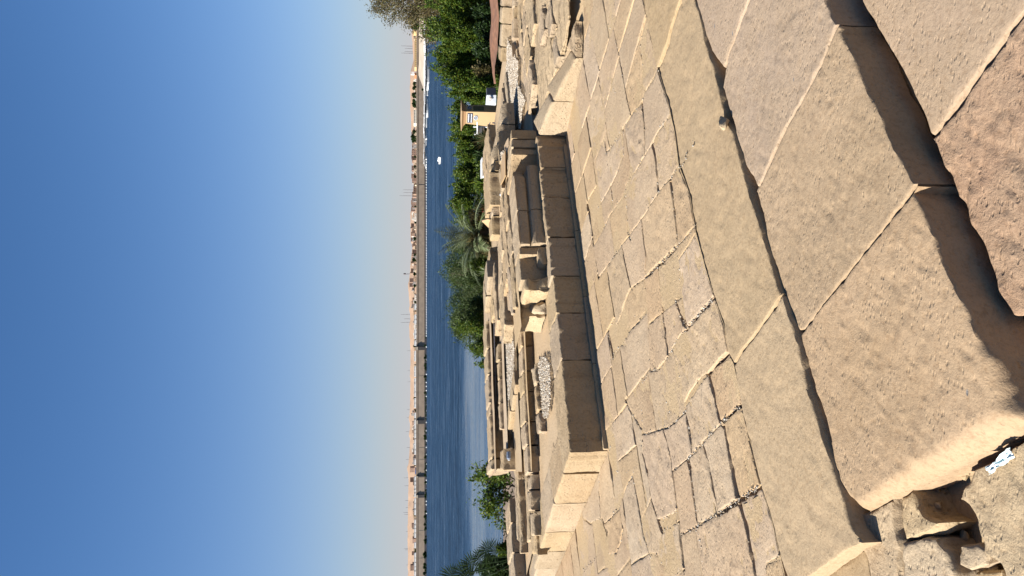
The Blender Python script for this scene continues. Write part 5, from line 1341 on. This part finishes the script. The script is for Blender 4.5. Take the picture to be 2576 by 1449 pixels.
def tree(name, label, cat, base, dirs, n_leaf=14, ln=.05, wd=.01, mat='leafgrey', seed=0, levels=3, r0=.05, leafspread=.05, droop=.0, split=4, leafp=1.0, spread=.55):
    """trunk and limbs grown from base; leaves in sprays on the last twigs"""
    rg = random.Random(seed); t = empty(name, tuple(base)); tag(t, label, cat); tr = MB(); lp = []; ld = []
    def grow(p, d, l, r, lev):
        n = 4; pts = [p]; q = Vector(p); dd = Vector(d).normalized()
        for k in range(n):
            dd = (dd + Vector((rg.gauss(0, .13), rg.gauss(0, .13), rg.gauss(0, .10) - droop * (lev > 0)))).normalized(); q = q + dd * l / n; pts.append(tuple(q))
        tr.tube(pts, [r * (1 - .5 * k / n) for k in range(n + 1)], 5 if lev < 2 else 3)
        if lev >= levels:
            for k in range(n_leaf):
                f = rg.uniform(.1, 1.05) * n; i = min(n - 1, int(f)); a = Vector(pts[i]).lerp(Vector(pts[i + 1]), f - i)
                lp.append(tuple(a + Vector((rg.gauss(0, leafspread), rg.gauss(0, leafspread), rg.gauss(0, leafspread))))); ld.append(tuple(dd * .4 + Vector((rg.gauss(0, 1), rg.gauss(0, 1), rg.gauss(0, .8)))))
            return
        for k in range(split):
            f = rg.uniform(.35, 1.0) * n; i = min(n - 1, int(f)); a = Vector(pts[i]).lerp(Vector(pts[i + 1]), f - i)
            nd = (dd + Vector((rg.gauss(0, spread), rg.gauss(0, spread), rg.gauss(0, spread) * .8 + .08))).normalized()
            grow(tuple(a), nd, l * rg.uniform(.5, .72), r * .5, lev + 1)
    for (d, l) in dirs: grow((0, 0, 0), d, l, r0, 0)
    tr.build('trunk', M['bark'], t)
    V, F = leaves(np.array(lp), np.array(ld), ln, wd)
    link('crown', mesh_np('crown', V, F), M[mat], t)
    return t

GZ = -0.35
def shr(py, v, Y, wpx, n, lab, **k):
    p = far(v, py, Y); h = p[2] - GZ; r = wpx / 1860 * Y / 2
    return shrub(k.pop('name', 'shrub'), lab, k.pop('cat', 'shrub'), float(p[0]), Y, GZ, r, k.pop('ry', r * .9), float(h), n, **k)
BR = [(8, 1064, 14.5, 70, 'bright green leafy shrub at the right edge under the overhanging tree'), (52, 1070, 14.8, 60, 'bright green shrub second from the right edge'), (92, 1077, 14.2, 56, 'dense green shrub in front of the moored boats'),
      (132, 1088, 15, 50, 'green shrub with a dip in its top, left of the dense one'), (166, 1087, 14.6, 44, 'pointed green shrub reaching up to the boats'), (200, 1112, 14.4, 50, 'yellowish green shrub right of the pylon shaped bin'),
      (236, 1126, 15.2, 46, 'green shrub directly behind the pylon shaped bin at its right'), (276, 1132, 17.2, 50, 'green shrub behind the pylon shaped bin'), (318, 1133, 16.4, 46, 'green shrub behind the folding chair'),
      (352, 1131, 16.8, 46, 'round green shrub left of the folding chair'), (392, 1148, 16.2, 48, 'green shrub over the white cabinet'), (432, 1142, 16.6, 44, 'bushy green shrub left of the white cabinet'),
      (468, 1140, 17.0, 46, 'green shrub right of the date palm'), (505, 1131, 16.2, 50, 'bright green shrub next to the date palm')]
for i, (py, v, Y, w, lab) in enumerate(BR):
    shr(py, v, Y, w * 1.25, 11000 if i < 6 else 8000, lab, seed=i + 1, lumps=16, mat='leaf', ln=.052, wd=.014)
for i, (py, v) in enumerate(((375, 1150), (412, 1148), (450, 1146), (535, 1140))):
    shr(py, v, 17.4, 66, 7000, ['green shrub in the back row between chair and cabinet', 'green shrub in the back row above the white cabinet', 'green shrub in the back row left of the cabinet', 'green shrub in the back row behind the palm'][i], seed=120 + i, lumps=14)
# low shrubs filling below, shade under the hedge put into darker leaf colour
for i, py in enumerate((25, 75, 125, 172, 215, 345, 385, 425, 470)):
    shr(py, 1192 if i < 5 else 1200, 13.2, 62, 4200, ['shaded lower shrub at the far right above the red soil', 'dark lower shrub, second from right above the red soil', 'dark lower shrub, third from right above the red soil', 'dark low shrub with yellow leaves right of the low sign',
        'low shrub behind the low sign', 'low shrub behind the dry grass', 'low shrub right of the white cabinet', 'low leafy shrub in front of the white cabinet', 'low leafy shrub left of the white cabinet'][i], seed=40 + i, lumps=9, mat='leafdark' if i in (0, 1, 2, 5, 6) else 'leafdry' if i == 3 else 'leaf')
# oleander with pink flowers
for i, (py, v, w) in enumerate(((470, 1195, 60), (545, 1185, 66), (610, 1180, 70), (665, 1185, 60))):
    shr(py, v, 12.8 if i else 12.4, w, 5200, ['flowering shrub right of the palm with a few pink blooms', 'flowering shrub under the date palm, pink blooms', 'flowering shrub left of the date palm, pink blooms low down', 'flowering shrub beside the spiky plant'][i], seed=60 + i, lumps=10, mat='leafdry' if i in (1, 2) else 'leaf', ln=.075, wd=.010, flowers=5)
for i, (py, v, w, Y) in enumerate(((700, 1165, 80, 15.5), (765, 1160, 80, 15.2), (822, 1146, 80, 15), (872, 1180, 60, 14.5), (920, 1205, 46, 14))):
    shr(py, v, Y, w, 5200, ['green undergrowth at the right foot of the feathery tree', 'dense green shrub under the middle of the feathery tree', 'green shrub under the left side of the feathery tree', 'green shrub tapering down left of the feathery tree', 'lowest green shrub where the bushes meet the water'][i], seed=70 + i, lumps=11, mat='leafgrey' if i < 2 else 'leaf', ln=.05, wd=.012)
# date palm
def frond(m_v, m_f, az, el, ln, seed):
    rg = random.Random(seed); n = 22; p = Vector((0, 0, 0)); d = Vector((math.cos(az) * math.cos(el), math.sin(az) * math.cos(el), math.sin(el))); pts = [p.copy()]
    side = Vector((-math.sin(az), math.cos(az), 0))
    for k in range(n): 
        d = (d + Vector((0, 0, -.035 - .03 * k / n))).normalized(); p = p + d * ln / n; pts.append(p.copy())
    for k in range(3, n):
        a = pts[k]; dd = (pts[min(k + 1, n)] - pts[k - 1]).normalized(); up = side.cross(dd).normalized(); l = ln * .24 * math.sin(math.pi * (k / n) ** .7 * .93 + .12)
        for s in (-1, 1):
            for rep in (0,):  # leaflet pairs
                a2 = a + dd * ln / n * rep
                tip = a2 + (side * s * .75 + dd * .75 + up * rg.uniform(.05, .35)).normalized() * l * rg.uniform(.85, 1.1) + Vector((0, 0, -.02))
                w = dd * .0085 + up * .004
                b_ = len(m_v); m_v += [tuple(a2 - w), tuple(a2 + w), tuple(a2.lerp(tip, .5) + w * 1.3), tuple(tip), tuple(a2.lerp(tip, .5) - w)]
                m_f.append((b_, b_ + 1, b_ + 2, b_ + 3, b_ + 4))
    return pts
pp = far(1206, 592, 12.9)
dp = empty('date_palm', (pp[0], 12.9, GZ)); tag(dp, 'young date palm with grey green feather fronds arching over the wall', 'palm')
zc_ = pp[2] - GZ
for k in range(34):
    mv, mf = [], []; az = k * 2.4; el = random.Random(k).uniform(.25, 1.3); ln = random.Random(k + 50).uniform(.7, .98)
    pts = frond(mv, mf, az, el, ln, k)
    link('frond', mesh_np('frond', mv, mf), M['palm'], dp, (0, 0, zc_))
    o = MB().tube([tuple(q) for q in pts[::3]], [.011 * (1 - .8 * i / len(pts[::3])) for i in range(len(pts[::3]))], 4).build('midrib', M['palm'], dp, (0, 0, zc_))
MB().tube([(0, 0, -.1), (0, 0, zc_ * .5), (0, 0, zc_)], [.16, .15, .12], 9).build('trunk', M['bark'], dp)
# feathery acacia
pa = far(1250, 745, 16.5)
tree('feathery_tree', 'feathery acacia like tree with thin dark branches against the river', 'tree', (pa[0], 16.5, GZ), [((-1.0, 0, .75), .72), ((-.45, .2, 1.1), .72), ((.1, .1, 1.1), .72), ((.5, 0, 1.0), .75), ((.9, 0, .8), .85), ((-1.5, 0, .6), .72), ((0, -.3, 1), .6), ((1.2, .2, .8), .8)],
     46, .034, .0075, 'leafgrey', 5, 3, .022, .06, .01, 5, spread=.6)
shr(690, 1106, 16.9, 170, 13000, 'tall fine leaved bush between the date palm and the feathery tree', name='feathery_shrub', seed=77, lumps=18, mat='leafgrey', ln=.042, wd=.010)
shr(790, 1120, 16.9, 190, 14000, 'mass of fine grey green foliage inside the feathery tree', name='feathery_shrub', seed=78, lumps=18, mat='leafgrey', ln=.042, wd=.010)
shr(560, 1150, 14.6, 80, 6000, 'green shrub behind the right half of the date palm', seed=79, lumps=12)
shr(620, 1140, 14.8, 80, 6000, 'olive green shrub behind the left half of the date palm', seed=80, lumps=12, mat='leafgrey')
# left side plants
tree('small_tree', 'small bright green tree standing alone against the water left of the platform', 'tree', (*far(1270, 1232, 13.0)[:2], GZ), [((.05, 0, 1), .62), ((-.3, 0, .9), .55), ((.35, 0, .9), .6)], 26, .065, .019, 'leaf', 8, 2, .02, .05, .0, 6)
for i, (py, v, w, lab) in enumerate(((985, 1213, 60, 'sparse twiggy bush just left of the big shrubs'), (1075, 1203, 90, 'wide dry bush above the farthest kerb'), (1330, 1248, 50, 'thin twiggy bush over the ledge near the left'), (1355, 1243, 50, 'low green bush beside the dark palm'))):
    p = far(1285, py, 12.5 + i * .1)
    tree('scrub_bush', lab, 'bush', (p[0], p[1], GZ), [((k * .3, rs.uniform(-.2, .2), 1), (p[2] - GZ) * .2 + .2) for k in (-3, -2, -1, 0, 1, 2, 3)] , 16, .045, .011, 'leafgrey' if i < 3 else 'leaf', 20 + i, 2, .012, .03, .0, 4)
shr(1382, 1252, 12.6, 60, 3500, 'bright green low bush right of the dark palm at the left', seed=91, lumps=8)
shr(1432, 1206, 12.9, 110, 9000, 'big dark shaded bush in the lower left corner of the garden', seed=92, lumps=12, mat='leafdark')  # shade worked into its leaf colour
# fan palms, their shade carried by the dark leaf colour
def fan(par, c, d, r, mat, seed):
    rg = random.Random(seed); mv, mf = [], []; d = Vector(d).normalized(); s = d.cross(Vector((0, 1, .2))).normalized(); n = 19
    for k in range(n):
        a = -1.9 + 3.8 * k / (n - 1); u_ = (d * math.cos(a) + s * math.sin(a)); v_ = (d * -math.sin(a) + s * math.cos(a)); b_ = len(mv); rr = r * rg.uniform(.85, 1.1)
        y_ = Vector((0, .02 * (k % 2), 0))
        mv += [(0, 0, 0), tuple(u_ * rr * .6 + v_ * rr * .045 + y_), tuple(u_ * rr), tuple(u_ * rr * .6 - v_ * rr * .045 + y_)]; mf += [(b_, b_ + 1, b_ + 2), (b_, b_ + 2, b_ + 3)]
    link('fan_leaf', mesh_np('fan_leaf', mv, mf), M[mat], par, tuple(c))
fp = empty('fan_palm', (far(1275, 1400, 12.2)[0], 12.2, GZ)); tag(fp, 'dark fan palm with spiky round leaves at the left edge', 'palm')
for i, (py, v, r) in enumerate(((1384, 1216, .17), (1405, 1196, .16), (1425, 1176, .2), (1446, 1154, .2), (1455, 1126, .2), (1470, 1170, .25), (1395, 1235, .16))):
    p = far(v + 14, py, 12.2); c = (p[0] - fp.location.x, 0.02 * i, p[2] - GZ)
    fan(fp, c, (.35, -.2, 1) if i < 3 else (.1, -.2, 1), r * 1.35, 'leafdark', i)
    MB().tube([(0, 0, .2), (c[0] * .6, 0, c[2] * .6), c], [.008, .007, .006], 4).build('leaf_stalk', M['leafdark'], fp)
# overhanging tree at upper right
tree('overhanging_tree', 'tall airy tree with fine olive leaves reaching in from the right edge', 'tree', (*far(1100, -115, 20)[:2], GZ - .4), [((-.16, 0, 1), 2.1), ((-.35, .1, 1), 2.0), ((.1, 0, 1), 2.1), ((-.5, 0, .8), 1.9), ((.4, 0, 1), 1.9)], 26, .06, .013, 'leafdry', 12, 4, .055, .07, .04, 5, spread=.5)
# spiky plant, dry tuft
def spiky(name, label, cat, py, v, Y, n, r, mat, wd, seed):
    p = far(v, py, Y); t = empty(name, (p[0], Y, p[2])); tag(t, label, cat); rg = random.Random(seed)
    for k in range(n):
        a = rg.uniform(0, 6.28); e = rg.uniform(.2, 1.4); l = r * rg.uniform(.7, 1.1); d = Vector((math.cos(a) * math.cos(e), math.sin(a) * math.cos(e), math.sin(e))); s = d.cross(Vector((0, 0, 1))).normalized() * wd
        mid = d * l * .5 + Vector((0, 0, .02)); tip = d * l - Vector((0, 0, l * .12))
        link('blade', mesh_np('blade', [tuple(-s), tuple(s), tuple(mid + s), tuple(tip), tuple(mid - s)], [(0, 1, 2, 4), (4, 2, 3)]), M[mat], t)
spiky('spiky_plant', 'spiky narrow leaved plant beside the pink flowers', 'plant', 684, 1236, 11.2, 34, .26, 'palm', .006, 3)
spiky('dry_grass_tuft', 'tuft of dry brown grass left of the folding chair', 'grass', 352, 1240, 11.6, 60, .42, 'leafdry', .003, 5)
# far bank greenery
fb = shrub('bank_tree', 'small dark tree in the settlement on the far bank', 'tree', 0, 0, 0, 2.6, 2.6, 5, 700, ln=.9, wd=.3, mat='leafdark', seed=101, lumps=6)
fbf = True
def far_tree(py, D, s, z=None, lab=0):
    global fbf
    o = fb if fbf else copy_tree(fb); fbf = False
    o.location = (fx(py, D), D, hill_z(py, D) if z is None else z); o.scale = (s, s, s); o.rotation_euler = (0, 0, rs.uniform(0, 6))
    tag(o, ['small dark tree in the settlement on the far bank', 'dark shrub growing at the foot of the river wall on the left'][lab], ['tree', 'shrub'][lab], ['trees in the far settlement', 'shrubs at the foot of the river wall'][lab])
for py, s in ((69, 1.3), (211, .9), (218, .8), (222, 1), (238, 1.1), (243, 1), (255, 1), (262, 1.1), (268, .9), (331, 1.0), (345, 1.3), (352, 1.2), (600, .8), (640, .8), (655, 1), (690, .8), (718, .8), (760, .7), (445, .7), (395, .7), (420, .7), (520, .6), (560, .6), (84, .9), (57, 1.1), (160, .5), (146, .5)):
    far_tree(py, rs.uniform(725, 760), s * .9)
for i in range(40): far_tree(rs.uniform(700, 1460), rs.uniform(722, 800), rs.uniform(.35, .7))
far_tree(71, 700, 1.6, fz_(1064, 700)); far_tree(78, 668, .5, fz_(1069, 668)); far_tree(225, 690, .5, fz_(1068, 690))
py = 850
while py < 1475:
    far_tree(py, rs.uniform(672, 690), rs.uniform(.3, .62) * (1.2 if py > 1370 else 1), WZ - .6, 1); py += rs.uniform(2, 9) if rs.random() < .75 else rs.uniform(15, 30)
# red soil bed and low things in the garden
pl = [tuple(at(*L('f', (x, y))[0], 0.44)[:2]) for x, y in ((1962, -120), (1958, 60), (1948, 330), (1936, 330), (1926, 60), (1926, -120))]
tag(ground_sheet('soil_bed', pl, 0.43, M['redsoil'], .12, .05), 'reddish brown soil bed below the shrubs at the right')
# ------------------------------------------------------------------ small things at the garden edge
M['ply'] = plain('pale_plywood', (0.359, 0.234, 0.113), 0.6, 0.05, 3)
M['plyd'] = plain('plywood_underside', (0.312, 0.179, 0.086), 0.7)
M['navy'] = plain('navy_print', (0.027, 0.035, 0.066), 0.5)
M['offwhite'] = plain('off_white_print', (0.484, 0.499, 0.515), 0.5)
M['olive'] = plain('olive_panel', (0.070, 0.062, 0.023), 0.6)
M['canvas'] = plain('brown_canvas', (0.11, 0.08, 0.06), 0.8, 0.1, 30)
M['canvasg'] = plain('grey_canvas', (0.109, 0.101, 0.098), 0.8)
M['tan'] = plain('tan_board', (0.343, 0.226, 0.113), 0.6, 0.04, 4)
M['greyblue'] = plain('grey_screen', (0.078, 0.070, 0.078), 0.5)

# pylon shaped bin: tapering body, flared cornice, plates and round emblems
YB = 14.0
pc = far(1200, 281.6, YB); sc_ = YB / 1860
kb = empty('pylon_bin', (float(pc[0]), YB, -0.35), 0)
tag(kb, 'pale wooden pylon shaped bin with flared top, round emblem and navy plates', 'bin')
zt = far(1161, 281, YB)[2] + .35; zc2 = far(1173, 281, YB)[2] + .35
ang = math.radians(38)
def kf(u_, v_, z):   # u along the lit left face, v along the shaded right face, from the near edge
    return (-math.cos(ang) * u_ + math.sin(math.pi / 2 - ang) * v_ * 1.0, math.sin(ang) * u_ + math.cos(math.pi / 2 - ang) * v_, z)
def kq(a): return kf(*a)
wL, wR = 0.275, 0.20
def sect(z, w0, w1, o): # quad ring: near edge, left, back, right
    return [kf(-o, -o, z), kf(w0 + o, -o, z), kf(w0 + o, w1 + o, z), kf(-o, w1 + o, z)]
def ringbox(secs, name, mat, par):
    V = []; F = []
    for s in secs: V += s
    for i in range(len(secs) - 1):
        for k in range(4): F.append((i * 4 + k, i * 4 + (k + 1) % 4, (i + 1) * 4 + (k + 1) % 4, (i + 1) * 4 + k))
    F.append((3, 2, 1, 0)); n = 4 * (len(secs) - 1); F.append((n, n + 1, n + 2, n + 3))
    me = mesh_np(name, V, F); import bmesh
    bm = bmesh.new(); bm.from_mesh(me); bmesh.ops.recalc_face_normals(bm, faces=bm.faces); bm.to_mesh(me); bm.free()
    return link(name, me, M[mat], par)
ringbox([sect(0, wL + .05, wR + .05, 0.02), sect(zc2, wL - .03, wR - .02, 0.0)], 'body', 'ply', kb)
ringbox([sect(zc2 + .001, wL - .03, wR - .02, 0.0), sect(zc2 + (zt - zc2) * .5, wL, wR, .012), sect(zt - .012, wL + .05, wR + .05, 0.035)], 'cornice', 'plyd', kb)
ringbox([sect(zt - .011, wL + .055, wR + .055, 0.04), sect(zt, wL + .055, wR + .055, 0.04)], 'top', 'ply', kb)
def zpx(px): return far(px, 281, YB)[2] + .35
def plate(name, u0, u1, za, zb, mat, off, face='L', par=kb):
    if face == 'L': v = [kf(u0, -off, za), kf(u1, -off, za), kf(u1, -off, zb), kf(u0, -off, zb)] + [kf(u0, .004, za), kf(u1, .004, za), kf(u1, .004, zb), kf(u0, .004, zb)]
    else: v = [kf(-off, u0, za), kf(-off, u1, za), kf(-off, u1, zb), kf(-off, u0, zb)] + [kf(.004, u0, za), kf(.004, u1, za), kf(.004, u1, zb), kf(.004, u0, zb)]
    return link(name, mesh_np(name, v, [(0, 1, 2, 3), (7, 6, 5, 4), (0, 4, 5, 1), (1, 5, 6, 2), (2, 6, 7, 3), (3, 7, 4, 0)]), M[mat], par)
for k, (xa, xb) in enumerate(((555, 638), (655, 738))):
    za = zpx((1780 + xb / 9.06) * S0); zb = zpx((1780 + xa / 9.06) * S0)
    p_ = plate('sign_plate', .028, wL - .055, za, zb, 'navy', 0.013)
    m = MB(); rg = random.Random(k); u_ = .036; zm = (za + zb) / 2; hh = (zb - za) * .27
    while u_ < wL - .068:       # the letters cannot be read in the picture: uneven pale strokes only
        w_ = rg.uniform(.006, .014)
        h1 = hh * rg.uniform(.6, 1.0); h2_ = hh * rg.uniform(.6, 1.0)
        v = [kf(u_, -.0155, zm - h1), kf(u_ + w_, -.0155, zm - h1 * .8), kf(u_ + w_, -.0155, zm + h2_), kf(u_, -.0155, zm + h2_ * .8)]
        m.add(v, [(0, 1, 2, 3)]); u_ += w_ + .0015
    m.build('lettering', M['offwhite'], p_)['kind'] = 'stuff'
def disc(name, face, u_, z, r, mat, off, par, rin=0.0, ry=None):
    V = []; n = 28; ry = ry or r
    for k in range(n):
        a = 6.2832 * k / n
        for rr in ((r, ry), (rin * r, rin * ry)):
            V.append(kf(u_ + rr[0] * math.cos(a), -off, z + rr[1] * math.sin(a)) if face == 'L' else kf(-off, u_ + rr[0] * math.cos(a), z + rr[1] * math.sin(a)))
    F = [(2 * k, 2 * ((k + 1) % n), 2 * ((k + 1) % n) + 1, 2 * k + 1) for k in range(n)] if rin else [tuple(2 * k for k in range(n))]
    return link(name, mesh_np(name, V, F), M[mat], par)
zE = zpx((1780 + 852 / 9.06) * S0); rE = 82 / 9.06 * S0 * YB / 1860
e_ = disc('emblem', 'L', .115, zE, rE * 1.15, 'offwhite', .014, kb, 0, rE)
disc('emblem_ring', 'L', .115, zE, rE * 1.06, 'navy', .0148, e_, .92, rE * .94); disc('emblem_field', 'L', .115, zE, rE * .78, 'navy', .0150, e_, 0, rE * .7)
m = MB()
for s in (-1, 1):
    c_ = .115
    m.add([kf(c_, -.0158, zE - rE * .5), kf(c_ + s * rE * .16, -.0158, zE - rE * .45), kf(c_ + s * rE * .62, -.0158, zE + rE * .42), kf(c_ + s * rE * .42, -.0158, zE + rE * .5)], [(0, 1, 2, 3)])
m.build('emblem_mark', M['offwhite'], e_)['kind'] = 'stuff'
e2_ = disc('emblem', 'R', .10, zpx((1780 + 632 / 9.06) * S0), rE * 1.2, 'offwhite', .014, kb, 0, rE)
disc('emblem_field', 'R', .10, zpx((1780 + 632 / 9.06) * S0), rE * 1.1, 'navy', .0150, e2_, 0, rE * .92)
m = MB(); z2_ = zpx((1780 + 632 / 9.06) * S0)
for s in (-1, 1): m.add([kf(-.0158, .10, z2_ - rE * .5), kf(-.0158, .10 + s * rE * .2, z2_ - rE * .42), kf(-.0158, .10 + s * rE * .7, z2_ + rE * .4), kf(-.0158, .10 + s * rE * .5, z2_ + rE * .5)], [(0, 1, 2, 3)])
m.build('emblem_mark', M['offwhite'], e2_)['kind'] = 'stuff'
plate('slot_panel', .04, .155, zpx((1780 + 1150 / 9.06) * S0), zpx((1780 + 765 / 9.06) * S0), 'olive', .012, 'R')

# folding chair: white frame, brown sling back
YC = 13.6
def cz(px): return far(px, 325, YC)[2] + .35
def cx(py): return fx(py, YC)
ch = empty('folding_chair', (cx(325), YC, -.35)); tag(ch, 'white framed folding chair with a brown canvas back beside the bin', 'chair')
xl = cx(334.5) - cx(325); xr = cx(315.5) - cx(325)
ztop = cz(1191)
for x, zt_ in ((xl, cz(1192)), (xr, cz(1190.5))): MB().tube([(x, 0, 0), (x, 0, zt_)], [.012, .012], 8).build('back_post', M['white'], ch)
for x in (xl, xr): MB().tube([(x, -.38, 0), (x, -.36, .62)], [.012, .012], 8).build('front_leg', M['white'], ch)
MB().tube([(xl - .01, -.005, cz(1200)), (0, -.02, cz(1201)), (xr + .07, -.12, cz(1199))], [.011, .013, .008], 8).build('top_rail', M['white'], ch)
MB().box(xl + .01, xr - .01, -.02, -.008, cz(1218), cz(1202)).build('back_sling', M['canvas'], ch)
MB().box(xl + .012, xr - .012, -.026, -.021, cz(1212.5), cz(1206)).build('back_stripe', M['canvasg'], ch)
MB().box(xl, xr, -.38, .0, .42, .435).build('seat', M['canvas'], ch)
MB().tube([(xl, -.01, cz(1228)), (xr, -.01, cz(1227))], [.01, .01], 6).build('stretcher', M['white'], ch)
for x in (xl, xr): MB().tube([(x, .0, cz(1228)), (x, -.37, cz(1228))], [.01, .01], 6).build('side_rail', M['white'], ch)

# low two part board at the right of the bin
YS = 12.2
s_ = empty('low_sign', (fx(232, YS), YS, 0.0)); tag(s_, 'low cream board with a dark right half, just right of the bin', 'sign')
def sz(px): return far(px, 232, YS)[2]
x0, xm, x1 = [fx(q, YS) - fx(232, YS) for q in (256, 234, 211)]
sp = link('sign_face', mesh_np('sign_face', [(x0, 0, sz(1248)), (xm, -.02, sz(1248)), (xm, .0, sz(1224.5)), (x0 + .01, .05, sz(1223)), (x0, .1, sz(1248)), (xm, .1, sz(1248)), (xm, .1, sz(1224.5)), (x0 + .01, .12, sz(1223))],
     [(0, 1, 2, 3), (7, 6, 5, 4), (0, 3, 7, 4), (3, 2, 6, 7), (1, 5, 6, 2)]), M['offwhite'], s_)
link('dark_panel', mesh_np('dark_panel', [(xm + .001, -.02, sz(1248)), (x1, .09, sz(1248)), (x1, .10, sz(1226)), (xm + .001, .0, sz(1225)), (xm + .001, .12, sz(1248)), (x1, .2, sz(1248)), (x1, .2, sz(1226)), (xm + .001, .12, sz(1225))],
     [(0, 1, 2, 3), (7, 6, 5, 4), (3, 2, 6, 7), (1, 5, 6, 2)]), M['greyblue'], s_)
m = MB()
for i in range(2):
    ya_ = -.05 - .04 * i
    m.box(xm + ya_ - .012, xm + ya_ - .006, -.028, -.02 + .001, sz(1236), sz(1229)); m.box(xm + ya_ + .004, xm + ya_ + .010, -.028, -.019, sz(1236.5), sz(1230))
m.build('sign_marks', M['tan'], s_)['kind'] = 'stuff'

# white cabinet with a grey screen among the bushes
YK = 12.0
k_ = empty('white_cabinet', (fx(418, YK), YK, -.3)); tag(k_, 'white box with a grey front panel half hidden by the green shrubs', 'box')
def kz(px): return far(px, 418, YK)[2] + .3
xa, xb = fx(440, YK) - fx(418, YK), fx(395, YK) - fx(418, YK)
MB().box(xa, xb, 0, .25, 0, kz(1214)).build('case', M['white'], k_)
MB().box(xa - .01, xb + .01, -.02, .27, kz(1213.8), kz(1212)).build('lid', M['white'], k_)
MB().box(fx(419, YK) - fx(418, YK), xb - .01, -.012, -.002, kz(1227), kz(1215)).build('front_panel', M['greyblue'], k_)

# tan boards
def prism(name, pts, off, mat, par=None):
    P_ = [np.array(p) for p in pts]; o = np.array(off); V = P_ + [p + o for p in P_]; n = len(P_)
    F = [tuple(range(n))[::-1], tuple(range(n, 2 * n))] + [(i, (i + 1) % n, n + (i + 1) % n, n + i) for i in range(n)]
    c = np.mean(V, axis=0)
    me = mesh_np(name, np.array(V) - c, F); import bmesh
    bm = bmesh.new(); bm.from_mesh(me); bmesh.ops.recalc_face_normals(bm, faces=bm.faces); bm.to_mesh(me); bm.free()
    return link(name, me, M[mat], par, tuple(c))
T_ = [((1896, 870), 8.66), ((1921, 863), 8.50), ((1957, 872), 8.52), ((1957, 882), 8.60), ((1949, 921), 9.05)]
o = prism('tan_board', [far(p[0] * S0, p[1] * S0, D) for p, D in T_], (0.012, 0.02, 0.0), 'tan'); tag(o, 'pale tan board standing on a corner, pointed top towards the palm', 'board')
T_ = [((1989, 593), 7.72), ((1990, 690), 7.70), ((1982, 705), 7.8), ((1971, 727), 8.1), ((1971, 650), 8.3), ((1977, 615), 8.1)]
o = prism('tan_board', [far(p[0] * S0, p[1] * S0, D) for p, D in T_], (0.0, 0.02, -0.012), 'tan'); tag(o, 'long tan sheet leaning at the foot of the dark kerb block', 'board')
T_ = [((2014, 170), 9.05), ((2032, 166), 9.05), ((2032, 195), 8.9), ((2021, 228), 8.7), ((2018, 226), 8.75)]
o = prism('tan_board', [far(p[0] * S0, p[1] * S0, D) for p, D in T_], (0.01, 0.015, 0.0), 'tan'); tag(o, 'small tan sheet lying half buried in the gravel bed at the right', 'board')
# little floodlight bulb and plastic bottle
q = far(1975 * S0, 767 * S0, 8.2); fl = empty('ground_lamp', (float(q[0]), float(q[1]), float(q[2]))); tag(fl, 'small round glass ground lamp, unlit, in the dark gap behind the moulded wall', 'lamp')
import bmesh
def ball(r, name, mat, par, loc=(0, 0, 0), sc=(1, 1, 1)):
    bm = bmesh.new(); bmesh.ops.create_icosphere(bm, subdivisions=2, radius=r); me = bpy.data.meshes.new(name); bm.to_mesh(me); bm.free(); me.shade_smooth()
    o = link(name, me, M[mat], par, loc); o.scale = sc; return o
ball(.022, 'bulb', 'offwhite', fl); MB().tube([(0, 0, -.06), (0, 0, -.018)], [.018, .014], 8).build('holder', M['black'], fl)
q0 = far(2003 * S0, 1779 * S0, 8.35); q1 = far(2004 * S0, 1812 * S0, 8.3); dd = q1 - q0
bt = empty('plastic_bottle', tuple(q0)); tag(bt, 'clear bluish plastic bottle lying in a dark recess at the left of the kerb', 'bottle')
M['pet'] = plain('clear_plastic', (0.16, 0.19, 0.24), 0.2)
MB().tube([tuple(dd * t) for t in (0, .04, .5, .55, .6, .84, .93)], [.02, .026, .027, .024, .027, .024, .010], 10).build('body', M['pet'], bt)
MB().tube([tuple(dd * .935), tuple(dd * 1.0)], [.012, .012], 8).build('cap', M['offwhite'], bt)
# thin pipe along the far kerb
a_ = at(1241.5, 800, .64); b_ = at(1251, 1160, .62)
o = MB().tube([tuple(a_ + np.array([0, -.05, .0])), tuple((a_ + b_) / 2 + np.array([0, -.05, 0.004])), tuple(b_ + np.array([0, -.05, 0]))], [.006] * 3, 6).build('thin_pipe', M['steel']); tag(o, 'thin grey pipe running along the front of the farthest kerb', 'pipe')
